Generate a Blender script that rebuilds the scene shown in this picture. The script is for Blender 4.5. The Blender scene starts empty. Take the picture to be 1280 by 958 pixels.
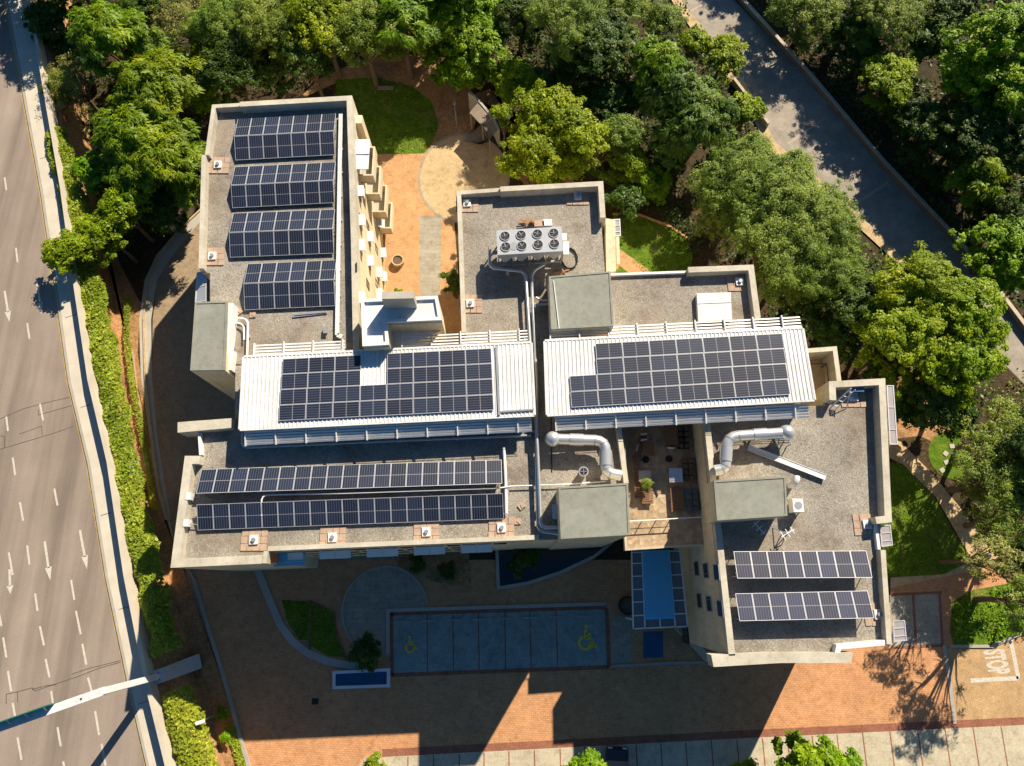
import bpy, math, random
import numpy as np
from mathutils import Vector, Matrix
R = math.radians
rng = random.Random(7)
# ------------------------------------------------------------------ camera model (real drone lens, 24 mm equivalent)
CAM_H, FOC, TILT = 66.0, 887.0, R(15.8)
cT, sT = math.cos(TILT), math.sin(TILT)

def ray(u, v):
    x = (u - 640) / FOC; y = -(v - 479) / FOC
    return Vector((x, y * cT + sT, y * sT - cT))

def P(u, v, z=0.0):
    """ground / roof point seen at photo position (u, v) and lying at height z"""
    d = ray(u, v); t = (z - CAM_H) / d.z
    return Vector((d.x * t, d.y * t, z))

def Ps(pts, z=0.0):
    return [P(u, v, z) for u, v in pts]

sc = bpy.context.scene
col = sc.collection
# ------------------------------------------------------------------ mesh builder
class MB:
    def __init__(s): s.v = []; s.f = []; s.m = []
    def quad(s, a, b, c, d, m=0):
        n = len(s.v); s.v += [tuple(a), tuple(b), tuple(c), tuple(d)]; s.f.append((n, n+1, n+2, n+3)); s.m.append(m)
    def poly(s, pts, m=0):
        pts = [Vector(p) for p in pts]
        a = sum(pts[i].x*pts[(i+1) % len(pts)].y - pts[(i+1) % len(pts)].x*pts[i].y for i in range(len(pts)))
        if a < 0: pts = pts[::-1]
        n = len(s.v); s.v += [tuple(p) for p in pts]; s.f.append(tuple(range(n, n+len(pts)))); s.m.append(m)
    def prism(s, pts, z0, z1, top=True, bottom=False, m=0, mtop=None):
        p = [(q[0], q[1]) for q in pts]
        a = sum(p[i][0]*p[(i+1) % len(p)][1] - p[(i+1) % len(p)][0]*p[i][1] for i in range(len(p)))
        if a < 0: p = p[::-1]
        k = len(p); n = len(s.v)
        s.v += [(x, y, z0) for x, y in p] + [(x, y, z1) for x, y in p]
        for i in range(k):
            j = (i+1) % k; s.f.append((n+i, n+j, n+k+j, n+k+i)); s.m.append(m)
        if top: s.f.append(tuple(range(n+k, n+2*k))); s.m.append(m if mtop is None else mtop)
        if bottom: s.f.append(tuple(range(n+k-1, n-1, -1))); s.m.append(m)
    def box(s, c, size, rz=0.0, m=0, rot=None):
        M = (Matrix.Rotation(rz, 3, 'Z') if rot is None else rot)
        hx, hy, hz = size[0]/2, size[1]/2, size[2]/2; c = Vector(c)
        n = len(s.v)
        for z in (-hz, hz):
            for x, y in ((-hx, -hy), (hx, -hy), (hx, hy), (-hx, hy)):
                s.v.append(tuple(c + M @ Vector((x, y, z))))
        for f in ((0,3,2,1), (4,5,6,7), (0,1,5,4), (1,2,6,5), (2,3,7,6), (3,0,4,7)):
            s.f.append(tuple(n+i for i in f)); s.m.append(m)
    def bar(s, a, b, w, h, m=0, roll=0.0):
        """box running from a to b, w across and h deep"""
        a = Vector(a); b = Vector(b); d = b - a; L = d.length
        if L < 1e-6: return
        x = d / L; up = Vector((0, 0, 1)) if abs(x.z) < .95 else Vector((0, 1, 0))
        y = up.cross(x).normalized(); z = x.cross(y)
        if roll:
            q = Matrix.Rotation(roll, 3, x); y = q @ y; z = q @ z
        M = Matrix((x, y, z)).transposed()
        s.box((a+b)/2, (L, w, h), m=m, rot=M)
    def tube(s, pts, r, n=10, m=0, caps=True):
        pts = [Vector(p) for p in pts]; rs = r if isinstance(r, (list, tuple)) else [r]*len(pts)
        base = len(s.v); prev = None
        for i, p in enumerate(pts):
            if i == 0: d = pts[1]-p
            elif i == len(pts)-1: d = p-pts[i-1]
            else: d = (pts[i+1]-p).normalized() + (p-pts[i-1]).normalized()
            d = d.normalized() if d.length > 1e-9 else Vector((0, 0, 1))
            if prev is None: a = d.orthogonal().normalized()
            else:
                a = prev - d * prev.dot(d)
                a = a.normalized() if a.length > 1e-6 else d.orthogonal().normalized()
            prev = a; b = d.cross(a)
            for k in range(n):
                t = 2*math.pi*k/n
                s.v.append(tuple(p + (a*math.cos(t) + b*math.sin(t))*rs[i]))
        for i in range(len(pts)-1):
            for k in range(n):
                k2 = (k+1) % n; o = base + i*n
                s.f.append((o+k, o+k2, o+n+k2, o+n+k)); s.m.append(m)
        if caps:
            s.f.append(tuple(base+k for k in range(n-1, -1, -1))); s.m.append(m)
            o = base + (len(pts)-1)*n; s.f.append(tuple(o+k for k in range(n))); s.m.append(m)
    def cyl(s, c, r, h, n=20, m=0, r2=None):
        c = Vector(c); s.tube([c, c+Vector((0, 0, h))], [r, r if r2 is None else r2], n, m)
    def sphere(s, c, r, n=14, k=8, m=0, sz=1.0):
        c = Vector(c); pts = []; rs = []
        for i in range(k+1):
            t = math.pi*i/k; pts.append(c + Vector((0, 0, -math.cos(t)*r*sz))); rs.append(max(math.sin(t)*r, .002))
        s.tube(pts, rs, n, m)
    def ribbon(s, line, w, z0, z1, side=1, m=0, closed=False):
        """wall of width w laid along the inner (side=+1: left) or right side of a polyline, or centred (side=0)"""
        L = [Vector((p[0], p[1], 0)) for p in line]; n = len(L); off = []
        def nrm(a, b):
            d = (b-a).normalized(); return Vector((-d.y, d.x, 0))
        for i in range(n):
            if closed: n1 = nrm(L[i-1], L[i]); n2 = nrm(L[i], L[(i+1) % n])
            else:
                n1 = nrm(L[i-1], L[i]) if i > 0 else nrm(L[i], L[i+1]); n2 = nrm(L[i], L[i+1]) if i < n-1 else n1
            t = n1+n2
            t = t.normalized() if t.length > 1e-6 else n1
            off.append(t / max(.35, t.dot(n1)))
        if side == 0: A = [L[i]-off[i]*w/2 for i in range(n)]; B = [L[i]+off[i]*w/2 for i in range(n)]
        else: A = L; B = [L[i]+off[i]*w*side for i in range(n)]
        rngs = range(n if closed else n-1)
        for i in rngs:
            j = (i+1) % n
            a, b, c, d = A[i], A[j], B[j], B[i]
            if side == -1: a, b, c, d = d, c, b, a
            lo = [Vector((q.x, q.y, z0)) for q in (a, b, c, d)]; hi = [Vector((q.x, q.y, z1)) for q in (a, b, c, d)]
            s.quad(*hi, m=m); s.quad(lo[0], lo[1], hi[1], hi[0], m); s.quad(lo[2], lo[3], hi[3], hi[2], m)
            if not closed and i == 0: s.quad(lo[3], lo[0], hi[0], hi[3], m)
            if not closed and i == n-2: s.quad(lo[1], lo[2], hi[2], hi[1], m)
    def build(s, name, mats, parent=None, smooth=False, local=False, origin=None, link=True):
        V = np.array(s.v, dtype=np.float64)
        if not isinstance(mats, (list, tuple)): mats = [mats]
        loc = Vector((0, 0, 0))
        if not local:
            if parent is not None:
                q = parent; loc = Vector((0, 0, 0))
                while q is not None: loc = loc + q.location; q = q.parent
                V = V - np.array(loc)
            else:
                loc = Vector(origin) if origin is not None else Vector(((V[:, 0].min()+V[:, 0].max())/2, (V[:, 1].min()+V[:, 1].max())/2, V[:, 2].min()))
                V = V - np.array(loc)
        me = bpy.data.meshes.new(name); me.from_pydata(V.tolist(), [], s.f)
        for q in mats: me.materials.append(q)
        if len(mats) > 1: me.polygons.foreach_set('material_index', s.m)
        if smooth:
            me.polygons.foreach_set('use_smooth', [True]*len(s.f)); me.set_sharp_from_angle(angle=R(40))
        me.update()
        o = bpy.data.objects.new(name, me)
        if link: col.objects.link(o)
        if parent is not None: o.parent = parent
        elif not local: o.location = loc
        return o

def tag(o, label=None, cat=None, group=None, kind=None):
    if label: o['label'] = label
    if cat: o['category'] = cat
    if group: o['group'] = group
    if kind: o['kind'] = kind
    return o

def thing(name, loc, label, cat, group=None, rz=0.0):
    o = bpy.data.objects.new(name, None); col.objects.link(o); o.empty_display_size = .3
    o.location = loc; o.rotation_euler = (0, 0, rz)
    return tag(o, label, cat, group)

def sheet(name, pts, z, mat):
    b = MB(); b.poly([Vector((p[0], p[1], z)) for p in pts]); o = b.build(name, mat); o['kind'] = 'structure'; return o

def copy_tree(o, parent=None):
    c = o.copy(); col.objects.link(c)
    if parent is not None: c.parent = parent
    for ch in o.children: copy_tree(ch, c)
    return c
# ------------------------------------------------------------------ materials
MT = {}
def nodes(name):
    m = bpy.data.materials.new(name); m.use_nodes = True; nt = m.node_tree
    b = nt.nodes['Principled BSDF']; MT[name] = m
    return m, nt, b
def N(nt, t, **kw):
    n = nt.nodes.new(t)
    for k, v in kw.items():
        if k in n.inputs: n.inputs[k].default_value = v
        else: setattr(n, k, v)
    return n
def coords(nt, scale=None, rot=0.0):
    g = N(nt, 'ShaderNodeNewGeometry'); src = g.outputs['Position']
    if scale is None and not rot: return src
    mp = N(nt, 'ShaderNodeMapping'); nt.links.new(src, mp.inputs['Vector'])
    if scale: mp.inputs['Scale'].default_value = scale
    mp.inputs['Rotation'].default_value = (0, 0, rot)
    return mp.outputs['Vector']
def noise(nt, vec, scale, detail=4, rough=.6):
    n = N(nt, 'ShaderNodeTexNoise', Scale=scale, Detail=detail, Roughness=rough); nt.links.new(vec, n.inputs['Vector']); return n.outputs['Fac']
def ramp(nt, fac, stops):
    r = N(nt, 'ShaderNodeValToRGB'); e = r.color_ramp.elements
    while len(e) < len(stops): e.new(.5)
    for q, (p, c) in zip(e, stops):
        q.position = p; q.color = tuple(c)+(1,) if len(c) == 3 else c
    nt.links.new(fac, r.inputs['Fac']); return r.outputs['Color']
def mix(nt, fac, a, b, mode='MIX'):
    n = N(nt, 'ShaderNodeMix', data_type='RGBA', blend_type=mode)
    for s, val in ((0, fac), (6, a), (7, b)):
        if hasattr(val, 'is_linked') or hasattr(val, 'links'): nt.links.new(val, n.inputs[s])
        else: n.inputs[s].default_value = val if s == 0 else (tuple(val)+(1,) if len(val) == 3 else val)
    return n.outputs[2]
def bump(nt, b, h, strength=.4, dist=.03):
    n = N(nt, 'ShaderNodeBump', Strength=strength, Distance=dist); nt.links.new(h, n.inputs['Height']); nt.links.new(n.outputs['Normal'], b.inputs['Normal'])
def plain(name, c, rough=.6, metal=0.0, var=.12, scale=1.5, spec=.4, fine=14, streak=False):
    """painted / plain surface with faint weathering"""
    m, nt, b = nodes(name); v = coords(nt)
    n1 = noise(nt, v, scale, 5); n2 = noise(nt, v, fine, 3)
    dark = tuple(q*(1-var) for q in c); lite = tuple(min(1, q*(1+var)) for q in c)
    c1 = ramp(nt, n1, [(.32, dark), (.68, lite)])
    c2 = mix(nt, .35, c1, ramp(nt, n2, [(.35, dark), (.65, lite)]))
    if streak:      # weathering runs, blotches and casting joints
        n3 = noise(nt, coords(nt, (1, 1, .25)), 2.6, 6, .75); c2 = mix(nt, 1.0, c2, ramp(nt, n3, [(.34, (.84, .82, .78)), (.52, (1, 1, 1)), (.75, (1.04, 1.04, 1.03))]), 'MULTIPLY')
        n4 = noise(nt, v, .35, 4, .6); c2 = mix(nt, 1.0, c2, ramp(nt, n4, [(.35, (.91, .90, .88)), (.62, (1.03, 1.03, 1.03))]), 'MULTIPLY')
    nt.links.new(c2, b.inputs['Base Color']); b.inputs['Roughness'].default_value = rough
    b.inputs['Metallic'].default_value = metal; b.inputs['Specular IOR Level'].default_value = spec
    return m
def grainy(name, cols, scale, big=.25, rough=.9, bmp=.6, patch=None, patchscale=.3, pm=.5, stain=False):
    """gravel-like: one random colour per stone plus broad patches"""
    m, nt, b = nodes(name); v = coords(nt)
    vo = N(nt, 'ShaderNodeTexVoronoi', Scale=scale); nt.links.new(v, vo.inputs['Vector'])
    sep = N(nt, 'ShaderNodeSeparateColor'); nt.links.new(vo.outputs['Color'], sep.inputs[0])
    k = len(cols); c = ramp(nt, sep.outputs[0], [(i/(k-1), cols[i]) for i in range(k)])
    n1 = noise(nt, v, big, 6, .65)
    c = mix(nt, 1.0, c, ramp(nt, n1, [(.3, (.72, .72, .72)), (.7, (1.15, 1.15, 1.15))]), 'MULTIPLY')
    if patch:
        n2 = noise(nt, v, patchscale, 5, .7); c = mix(nt, ramp(nt, n2, [(.48, (0, 0, 0)), (.66, (pm, pm, pm))]), c, patch)
    if stain:
        n3 = noise(nt, v, .55, 6, .75); c = mix(nt, 1.0, c, ramp(nt, n3, [(.36, (.74, .72, .70)), (.5, (1, 1, 1)), (.72, (1.10, 1.09, 1.07))]), 'MULTIPLY')
    nt.links.new(c, b.inputs['Base Color']); b.inputs['Roughness'].default_value = rough; b.inputs['Specular IOR Level'].default_value = .2
    bump(nt, b, vo.outputs['Distance'], bmp, .05)
    return m
def paver(name, c1, c2, cm, bw, bh, rot=0.0, rough=.85, stain=.25, mortar=.012):
    m, nt, b = nodes(name); v = coords(nt, rot=rot)
    bt = N(nt, 'ShaderNodeTexBrick', Scale=1.0); nt.links.new(v, bt.inputs['Vector'])
    bt.inputs['Color1'].default_value = tuple(c1)+(1,); bt.inputs['Color2'].default_value = tuple(c2)+(1,); bt.inputs['Mortar'].default_value = tuple(cm)+(1,)
    bt.inputs['Mortar Size'].default_value = mortar; bt.inputs['Brick Width'].default_value = bw; bt.inputs['Row Height'].default_value = bh; bt.inputs['Bias'].default_value = 0
    n1 = noise(nt, coords(nt), .35, 7, .7); n2 = noise(nt, coords(nt), 5, 4, .7)
    c = mix(nt, 1.0, bt.outputs['Color'], ramp(nt, n1, [(.3, (1-stain,)*3), (.7, (1+stain*.6,)*3)]), 'MULTIPLY')
    c = mix(nt, 1.0, c, ramp(nt, n2, [(.3, (.86,)*3), (.7, (1.1,)*3)]), 'MULTIPLY')
    n3 = noise(nt, coords(nt), 1.3, 7, .8); c = mix(nt, 1.0, c, ramp(nt, n3, [(.36, (.76, .73, .68)), (.5, (1, 1, 1)), (.7, (1.09, 1.09, 1.08))]), 'MULTIPLY')
    nt.links.new(c, b.inputs['Base Color']); b.inputs['Roughness'].default_value = rough; b.inputs['Specular IOR Level'].default_value = .25
    return m
M_gravel = grainy('roof_gravel', [(.215, .197, .164), (.315, .290, .245), (.378, .350, .298), (.265, .242, .204), (.45, .42, .36), (.335, .297, .245)], 12.5, .16, patch=(.26, .20, .145), patchscale=.20, pm=.55, bmp=.4, stain=True)
M_soil = grainy('soil', [(.40, .21, .09), (.50, .28, .125), (.34, .18, .08), (.56, .34, .17)], 5.0, .3, patch=(.16, .10, .05), patchscale=.35, pm=.7, bmp=.5)
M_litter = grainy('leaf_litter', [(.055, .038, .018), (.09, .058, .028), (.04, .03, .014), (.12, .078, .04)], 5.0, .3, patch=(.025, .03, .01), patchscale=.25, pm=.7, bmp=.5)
M_plaster = plain('cream_plaster', (.76, .65, .45), .8, var=.08, scale=.5, spec=.25, streak=True)
M_cap = plain('parapet_coping', (.57, .53, .43), .8, var=.13, scale=.7, spec=.25, streak=True)
M_white = plain('white_paint', (.80, .80, .78), .5, var=.05, scale=.8)
M_whitemetal = plain('white_sheet_metal', (.76, .77, .77), .42, var=.05, scale=.4, streak=True)
M_green = plain('green_membrane', (.275, .29, .245), .75, var=.14, scale=.8, streak=True)
M_greytrim = plain('grey_metal', (.36, .38, .40), .4, .3, .06)
M_pipe = plain('galvanised_pipe', (.55, .58, .60), .35, .6, .08)
M_duct = plain('galvanised_duct', (.66, .68, .68), .32, .55, .08, 1.2)
M_dark = plain('dark_metal', (.03, .032, .035), .5, .2, .2)
M_black = plain('black_rubber', (.015, .015, .016), .7)
M_terracotta = plain('terracotta_paver', (.46, .335, .245), .85, var=.18, scale=2.5)
M_orange = plain('orange_render', (.55, .20, .06), .8)
M_conc = plain('pale_concrete', (.46, .43, .37), .85, var=.14, scale=.6)
M_pave = plain('pavement_slabs', (.60, .545, .44), .85, var=.12, scale=.7)
M_gantry = plain('gantry_grey', (.52, .53, .52), .6, var=.08)
M_kerb = plain('kerb_concrete', (.40, .37, .31), .85, var=.15, scale=.9)
M_wallconc = plain('barrier_concrete', (.58, .52, .41), .85, var=.16, scale=.5)
M_redband = paver('red_brick_band', (.33, .13, .075), (.40, .17, .10), (.22, .10, .07), .22, .11, .05)
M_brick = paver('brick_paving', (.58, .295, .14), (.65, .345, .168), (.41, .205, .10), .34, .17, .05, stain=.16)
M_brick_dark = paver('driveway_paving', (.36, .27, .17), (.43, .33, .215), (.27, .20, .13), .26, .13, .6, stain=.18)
M_stoppav = paver('stop_lane_cobble', (.52, .34, .17), (.58, .39, .20), (.34, .22, .11), .2, .2, .4, stain=.2)
M_tanpav = paver('tan_cobble', (.60, .44, .24), (.66, .50, .29), (.42, .30, .16), .22, .22, .4, stain=.18)
M_orangepav = paver('orange_paving', (.58, .335, .155), (.64, .385, .185), (.44, .25, .12), .24, .12, .05, stain=.14)
M_greypav = paver('grey_paving', (.37, .34, .27), (.42, .39, .31), (.26, .24, .19), .9, .45, .05, stain=.18)
M_bay_shade = paver('shade_blue_bay_concrete', (.27, .345, .325), (.30, .375, .355), (.23, .29, .27), .5, .5, .05, stain=.2)  # bay concrete again, with the blue of the building's shade put into its colour
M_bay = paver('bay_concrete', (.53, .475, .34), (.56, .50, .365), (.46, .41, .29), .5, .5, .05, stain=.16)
M_street = plain('side_street_asphalt', (.36, .32, .262), .9, var=.2, scale=.7, streak=True)
M_yellow_worn = plain('worn_yellow_paint', (.46, .31, .10), .8, var=.3, scale=2)
M_yellow = plain('yellow_paint', (.95, .66, .03), .7, var=.2, scale=4)
M_roadwhite = plain('road_paint', (.58, .535, .45), .7, var=.22, scale=5)
M_wood = plain('weathered_timber', (.30, .24, .18), .8, var=.2, scale=3)
M_bark = plain('bark', (.14, .10, .07), .9, var=.3, scale=4)
M_rock = plain('rough_stone', (.52, .45, .34), .9, var=.2, scale=1.4)
M_fabric_blue = plain('blue_cloth', (.06, .16, .26), .8)
M_tank = plain('blue_tile', (.03, .10, .20), .3, var=.1)

def asphalt():
    m, nt, b = nodes('road_asphalt'); v = coords(nt)
    st = coords(nt, (.9, .05, 1), R(-14))          # worn lanes run along the road
    n1 = noise(nt, st, .6, 5, .6); n2 = noise(nt, v, 9, 4, .7); n3 = noise(nt, v, .25, 5, .6)
    c = ramp(nt, n1, [(.32, (.225, .180, .145)), (.5, (.31, .253, .206)), (.68, (.375, .308, .252))])
    c = mix(nt, 1, c, ramp(nt, n2, [(.3, (.86,)*3), (.7, (1.08,)*3)]), 'MULTIPLY')
    c = mix(nt, 1, c, ramp(nt, n3, [(.3, (.88,)*3), (.7, (1.06,)*3)]), 'MULTIPLY')
    nt.links.new(c, b.inputs['Base Color']); b.inputs['Roughness'].default_value = .85; b.inputs['Specular IOR Level'].default_value = .3
    return m
M_road = asphalt()

def lawn():
    m, nt, b = nodes('lawn_grass'); v = coords(nt)
    n1 = noise(nt, v, .9, 6, .7); n2 = noise(nt, v, 11, 3, .7)
    c = ramp(nt, n1, [(.3, (.065, .13, .010)), (.55, (.13, .23, .014)), (.75, (.20, .29, .03))])
    n3 = noise(nt, v, .5, 7, .8); c = mix(nt, ramp(nt, n3, [(.5, (0, 0, 0)), (.68, (.75, .75, .75))]), c, (.26, .235, .07))
    n4 = noise(nt, v, 2.2, 5, .75); c = mix(nt, 1, c, ramp(nt, n4, [(.35, (.62, .68, .62)), (.6, (1.08, 1.05, 1)), ]), 'MULTIPLY')
    c = mix(nt, 1, c, ramp(nt, n2, [(.3, (.6,)*3), (.7, (1.25,)*3)]), 'MULTIPLY')
    nt.links.new(c, b.inputs['Base Color']); b.inputs['Roughness'].default_value = .9; b.inputs['Specular IOR Level'].default_value = .15
    bump(nt, b, n2, .7, .08); return m
M_lawn = lawn()

def pv(name, nx, ny, vertical_mid, base=(.012, .019, .042), rough=.46):
    """solar glass: dark cells, thin pale gaps, one pale line across the middle"""
    m, nt, b = nodes(name); uv = N(nt, 'ShaderNodeUVMap'); sp = N(nt, 'ShaderNodeSeparateXYZ'); nt.links.new(uv.outputs[0], sp.inputs[0])
    def math_(op, a, bb=None):
        q = N(nt, 'ShaderNodeMath', operation=op)
        for i, val in enumerate((a, bb)):
            if val is None: continue
            if hasattr(val, 'links'): nt.links.new(val, q.inputs[i])
            else: q.inputs[i].default_value = val
        return q.outputs[0]
    def line(axis, k, w):
        f = math_('FRACT', math_('MULTIPLY', sp.outputs[axis], k)); d = math_('ABSOLUTE', math_('SUBTRACT', f, .5))
        return math_('GREATER_THAN', d, .5 - w)
    g = line(0, nx, .11) if not vertical_mid else line(1, ny, .11)
    ax = 0 if vertical_mid else 1
    mid = math_('LESS_THAN', math_('ABSOLUTE', math_('SUBTRACT', sp.outputs[ax], .5)), .011)
    v = coords(nt); n1 = noise(nt, v, .8, 4); oi = N(nt, 'ShaderNodeObjectInfo'); n1 = math_('ADD', math_('MULTIPLY', n1, .6), math_('MULTIPLY', oi.outputs['Random'], .4))
    cell = ramp(nt, n1, [(.3, tuple(q*.65 for q in base)), (.7, tuple(q*1.4 for q in base))])
    c = mix(nt, g, cell, (.075, .090, .125)); c = mix(nt, mid, c, (.26, .26, .28))
    nt.links.new(c, b.inputs['Base Color']); b.inputs['Roughness'].default_value = rough; b.inputs['IOR'].default_value = 1.45
    b.inputs['Specular IOR Level'].default_value = .5
    return m
M_pv_port = pv('solar_glass_upright', 6, 12, False)
M_pv_land = pv('solar_glass_sideways', 12, 6, True)
M_pv_blue = pv('solar_glass_blue', 6, 12, False, (.020, .024, .058), .58)
M_alu = plain('aluminium_frame', (.62, .63, .65), .4, .3, .04)

def glassmat(name, c, rough=.12, alpha=1.0):
    m, nt, b = nodes(name); b.inputs['Base Color'].default_value = tuple(c)+(1,); b.inputs['Roughness'].default_value = rough
    b.inputs['Specular IOR Level'].default_value = .7
    if alpha < 1: b.inputs['Alpha'].default_value = alpha
    return m
M_win = glassmat('window_glass', (.03, .045, .055))
M_canopyglass = glassmat('canopy_glass', (.16, .22, .25), .2, .72)
M_water = glassmat('dark_water', (.003, .005, .005), .12)
M_carpaint = glassmat('dark_car_paint', (.012, .014, .018), .2)
M_polycarb = plain('shade_blue_polycarbonate', (.16, .62, .90), .4, var=.05)  # blue cast of sky-lit shade put into the canopy sheet's colour
M_mesh = plain('louvre_grey', (.33, .31, .32), .6)

def leaf(name, stops, trans=.32, rough=.5):
    m = bpy.data.materials.new(name); m.use_nodes = True; nt = m.node_tree; MT[name] = m
    b = nt.nodes['Principled BSDF']; out = nt.nodes['Material Output']
    at = N(nt, 'ShaderNodeAttribute', attribute_name='leafvar'); oi = N(nt, 'ShaderNodeObjectInfo')
    sep = N(nt, 'ShaderNodeSeparateColor'); nt.links.new(at.outputs['Color'], sep.inputs[0])
    c = ramp(nt, sep.outputs[0], stops)
    hs = N(nt, 'ShaderNodeHueSaturation'); nt.links.new(c, hs.inputs['Color'])
    mr = N(nt, 'ShaderNodeMapRange'); nt.links.new(oi.outputs['Random'], mr.inputs[0]); mr.inputs[3].default_value = .485; mr.inputs[4].default_value = .512
    nt.links.new(mr.outputs[0], hs.inputs['Hue'])
    mr2 = N(nt, 'ShaderNodeMapRange'); nt.links.new(sep.outputs[1], mr2.inputs[0]); mr2.inputs[3].default_value = .72; mr2.inputs[4].default_value = 1.22
    nt.links.new(mr2.outputs[0], hs.inputs['Value'])
    nt.links.new(hs.outputs[0], b.inputs['Base Color']); b.inputs['Roughness'].default_value = rough; b.inputs['Specular IOR Level'].default_value = .3
    tr = N(nt, 'ShaderNodeBsdfTranslucent'); tc = mix(nt, 1.0, hs.outputs[0], (1.15, 1.25, .55), 'MULTIPLY'); nt.links.new(tc, tr.inputs['Color'])
    ms = N(nt, 'ShaderNodeMixShader'); ms.inputs[0].default_value = trans
    nt.links.new(b.outputs[0], ms.inputs[1]); nt.links.new(tr.outputs[0], ms.inputs[2]); nt.links.new(ms.outputs[0], out.inputs['Surface'])
    return m
LEAF = {
 'yellow': leaf('yellow_green_leaves', [(0, (0.1347, 0.2122, 0.0037)), (.5, (0.2421, 0.3575, 0.0037)), (1, (0.3856, 0.4732, 0.0037))]),
 'olive':  leaf('olive_leaves', [(0, (0.0983, 0.1657, 0.0175)), (.5, (0.2000, 0.2972, 0.0252)), (1, (0.3610, 0.4318, 0.0679))], .25),
 'feather': leaf('feathery_leaves', [(0, (0.0751, 0.1628, 0.0080)), (.5, (0.1782, 0.2938, 0.0074)), (1, (0.3585, 0.4399, 0.0083))]),
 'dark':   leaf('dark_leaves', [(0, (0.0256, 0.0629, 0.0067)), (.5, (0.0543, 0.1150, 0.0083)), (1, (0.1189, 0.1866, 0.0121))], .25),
 'lime':   leaf('lime_leaves', [(0, (0.1046, 0.2099, 0.0034)), (.5, (0.1909, 0.3510, 0.0034)), (1, (0.3392, 0.4888, 0.0034))]),
 'teal':   leaf('blue_green_leaves', [(0, (0.0521, 0.1204, 0.0180)), (.5, (0.1026, 0.2069, 0.0195)), (1, (0.1963, 0.2865, 0.0321))], .25),
 'dry':    leaf('dry_brown_leaves', [(0, (0.1470, 0.1434, 0.0377)), (.5, (0.2370, 0.2395, 0.0534)), (1, (0.3245, 0.3612, 0.0668))], .2),
 'hedge':  leaf('hedge_leaves', [(0, (.18, .26, .02)), (.5, (.33, .415, .03)), (1, (.50, .55, .06))]),
}
LEAF['airy'] = LEAF['olive']
# =================================================================== OFFICE BUILDING (one connected complex) and what stands on its roofs
ROOF, PAR, WR, TER = 13.2, 13.9, 15.35, 10.4
bld = thing('office_building', P(560, 560, 0), 'sprawling cream office block with gravel roofs, white sheet metal roofs and a sunken terrace', 'office building')
def XY(pts, z): return [(q.x, q.y) for q in Ps(pts, z)]
W_o = [(265,131),(440,120),(446,300),(449,446),(290,452),(288,392),(258,392),(258,337),(248,336),(252,194),(258,192)]
L_o = [(213,710),(231,570),(249,570),(247,537),(289,531),(290,454),(449,447),(660,436),(672,440),(674,674.5),(640,676),(335,689),(333,704.5)]
C_o = [(672,430),(776,424),(786,600),(776,606),(776,665),(697,674),(674,674.5)]
N_o = [(571,239),(754,228),(757,272),(753,275),(758,341),(760,430),(577,433)]
NE_o = [(759,342),(857,338.5),(862,334),(942,331),(951,415),(760,428)]
E_o = [(878,512),(1037,504),(1036,477),(1106.5,473),(1115,653),(1097,655),(1101,687),(1107,688),(1115,806),(1051,812),(1050,818),(911,820)]
walls = {'W': W_o, 'L': L_o, 'C': C_o, 'N': N_o, 'NE': NE_o, 'E': E_o}
for i, (k, o) in enumerate(walls.items()):
    b = MB(); b.prism(XY(o, PAR), 0, ROOF-.01-.006*i, top=False); b.build('wall', M_plaster, bld)
    g = MB(); g.poly([Vector((x, y, ROOF+.004*i)) for x, y in XY(o, PAR)]); g.build('gravel_roof', M_gravel, bld)
def parapet(px, w, z1=PAR, z0=ROOF-.35, side=1, mat=None, name='parapet'):
    b = MB(); b.ribbon(XY(px, z1), w*.86, z0, z1, side); return b.build(name, mat or M_cap, bld)
# image y runs down: walking a block's outline clockwise in the photo keeps the block on the right
parapet([(248,336),(252,194)], .42, side=-1); parapet([(256,194),(265,131),(300,129)], .40, PAR, side=-1)
parapet([(300,127.5),(440,119.5),(446,300),(449,440)], .55, PAR+.25, side=-1)
parapet([(333,704.5),(213,710),(231,570),(250,570)], .70, PAR+.05, side=-1)
parapet([(335,689),(333,704.5)], .35, PAR+.1, side=-1); parapet([(674,674.5),(640,676),(335,689)], .38, PAR-.05, side=-1)
parapet([(249,569),(247,541)], .22, PAR-.25, side=-1, mat=M_white)
b = MB(); b.prism(XY([(222,528),(289,523),(289,535),(222,541)], PAR+.1), 12.3, PAR+.1, bottom=True); b.build('projecting_beam', M_cap, bld)
b = MB(); b.prism(XY([(889,819),(960,816),(1066,816),(1064,829),(975,829),(892,834)], PAR), 12.6, PAR, bottom=True); b.build('projecting_beam', M_cap, bld)
parapet([(577,416),(571,239),(625,235)], .40, side=-1); parapet([(625,233.5),(754,226.5),(757,272)], .52, PAR+.25, side=-1)
parapet([(759,342),(857,338.5)], .22, PAR-.4, side=-1, mat=M_white); parapet([(860,334),(942,331),(951,398)], .55, PAR+.1, side=-1)
parapet([(911,820),(880,527)], .52, PAR, side=-1); parapet([(1037,500),(1036,477),(1106.5,473),(1115,653),(1096,655)], .58, PAR+.35, side=-1)
parapet([(1097,656),(1101,687)], .25, PAR-.3, side=-1, mat=M_white); parapet([(1107,688),(1115,806)], .42, PAR, side=-1)
parapet([(1115,806),(1051,812),(1050,818)], .40, PAR-.1, side=-1, mat=M_white)
parapet([(776,531),(786,604)], .42, PAR-.1, side=-1)
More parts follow.
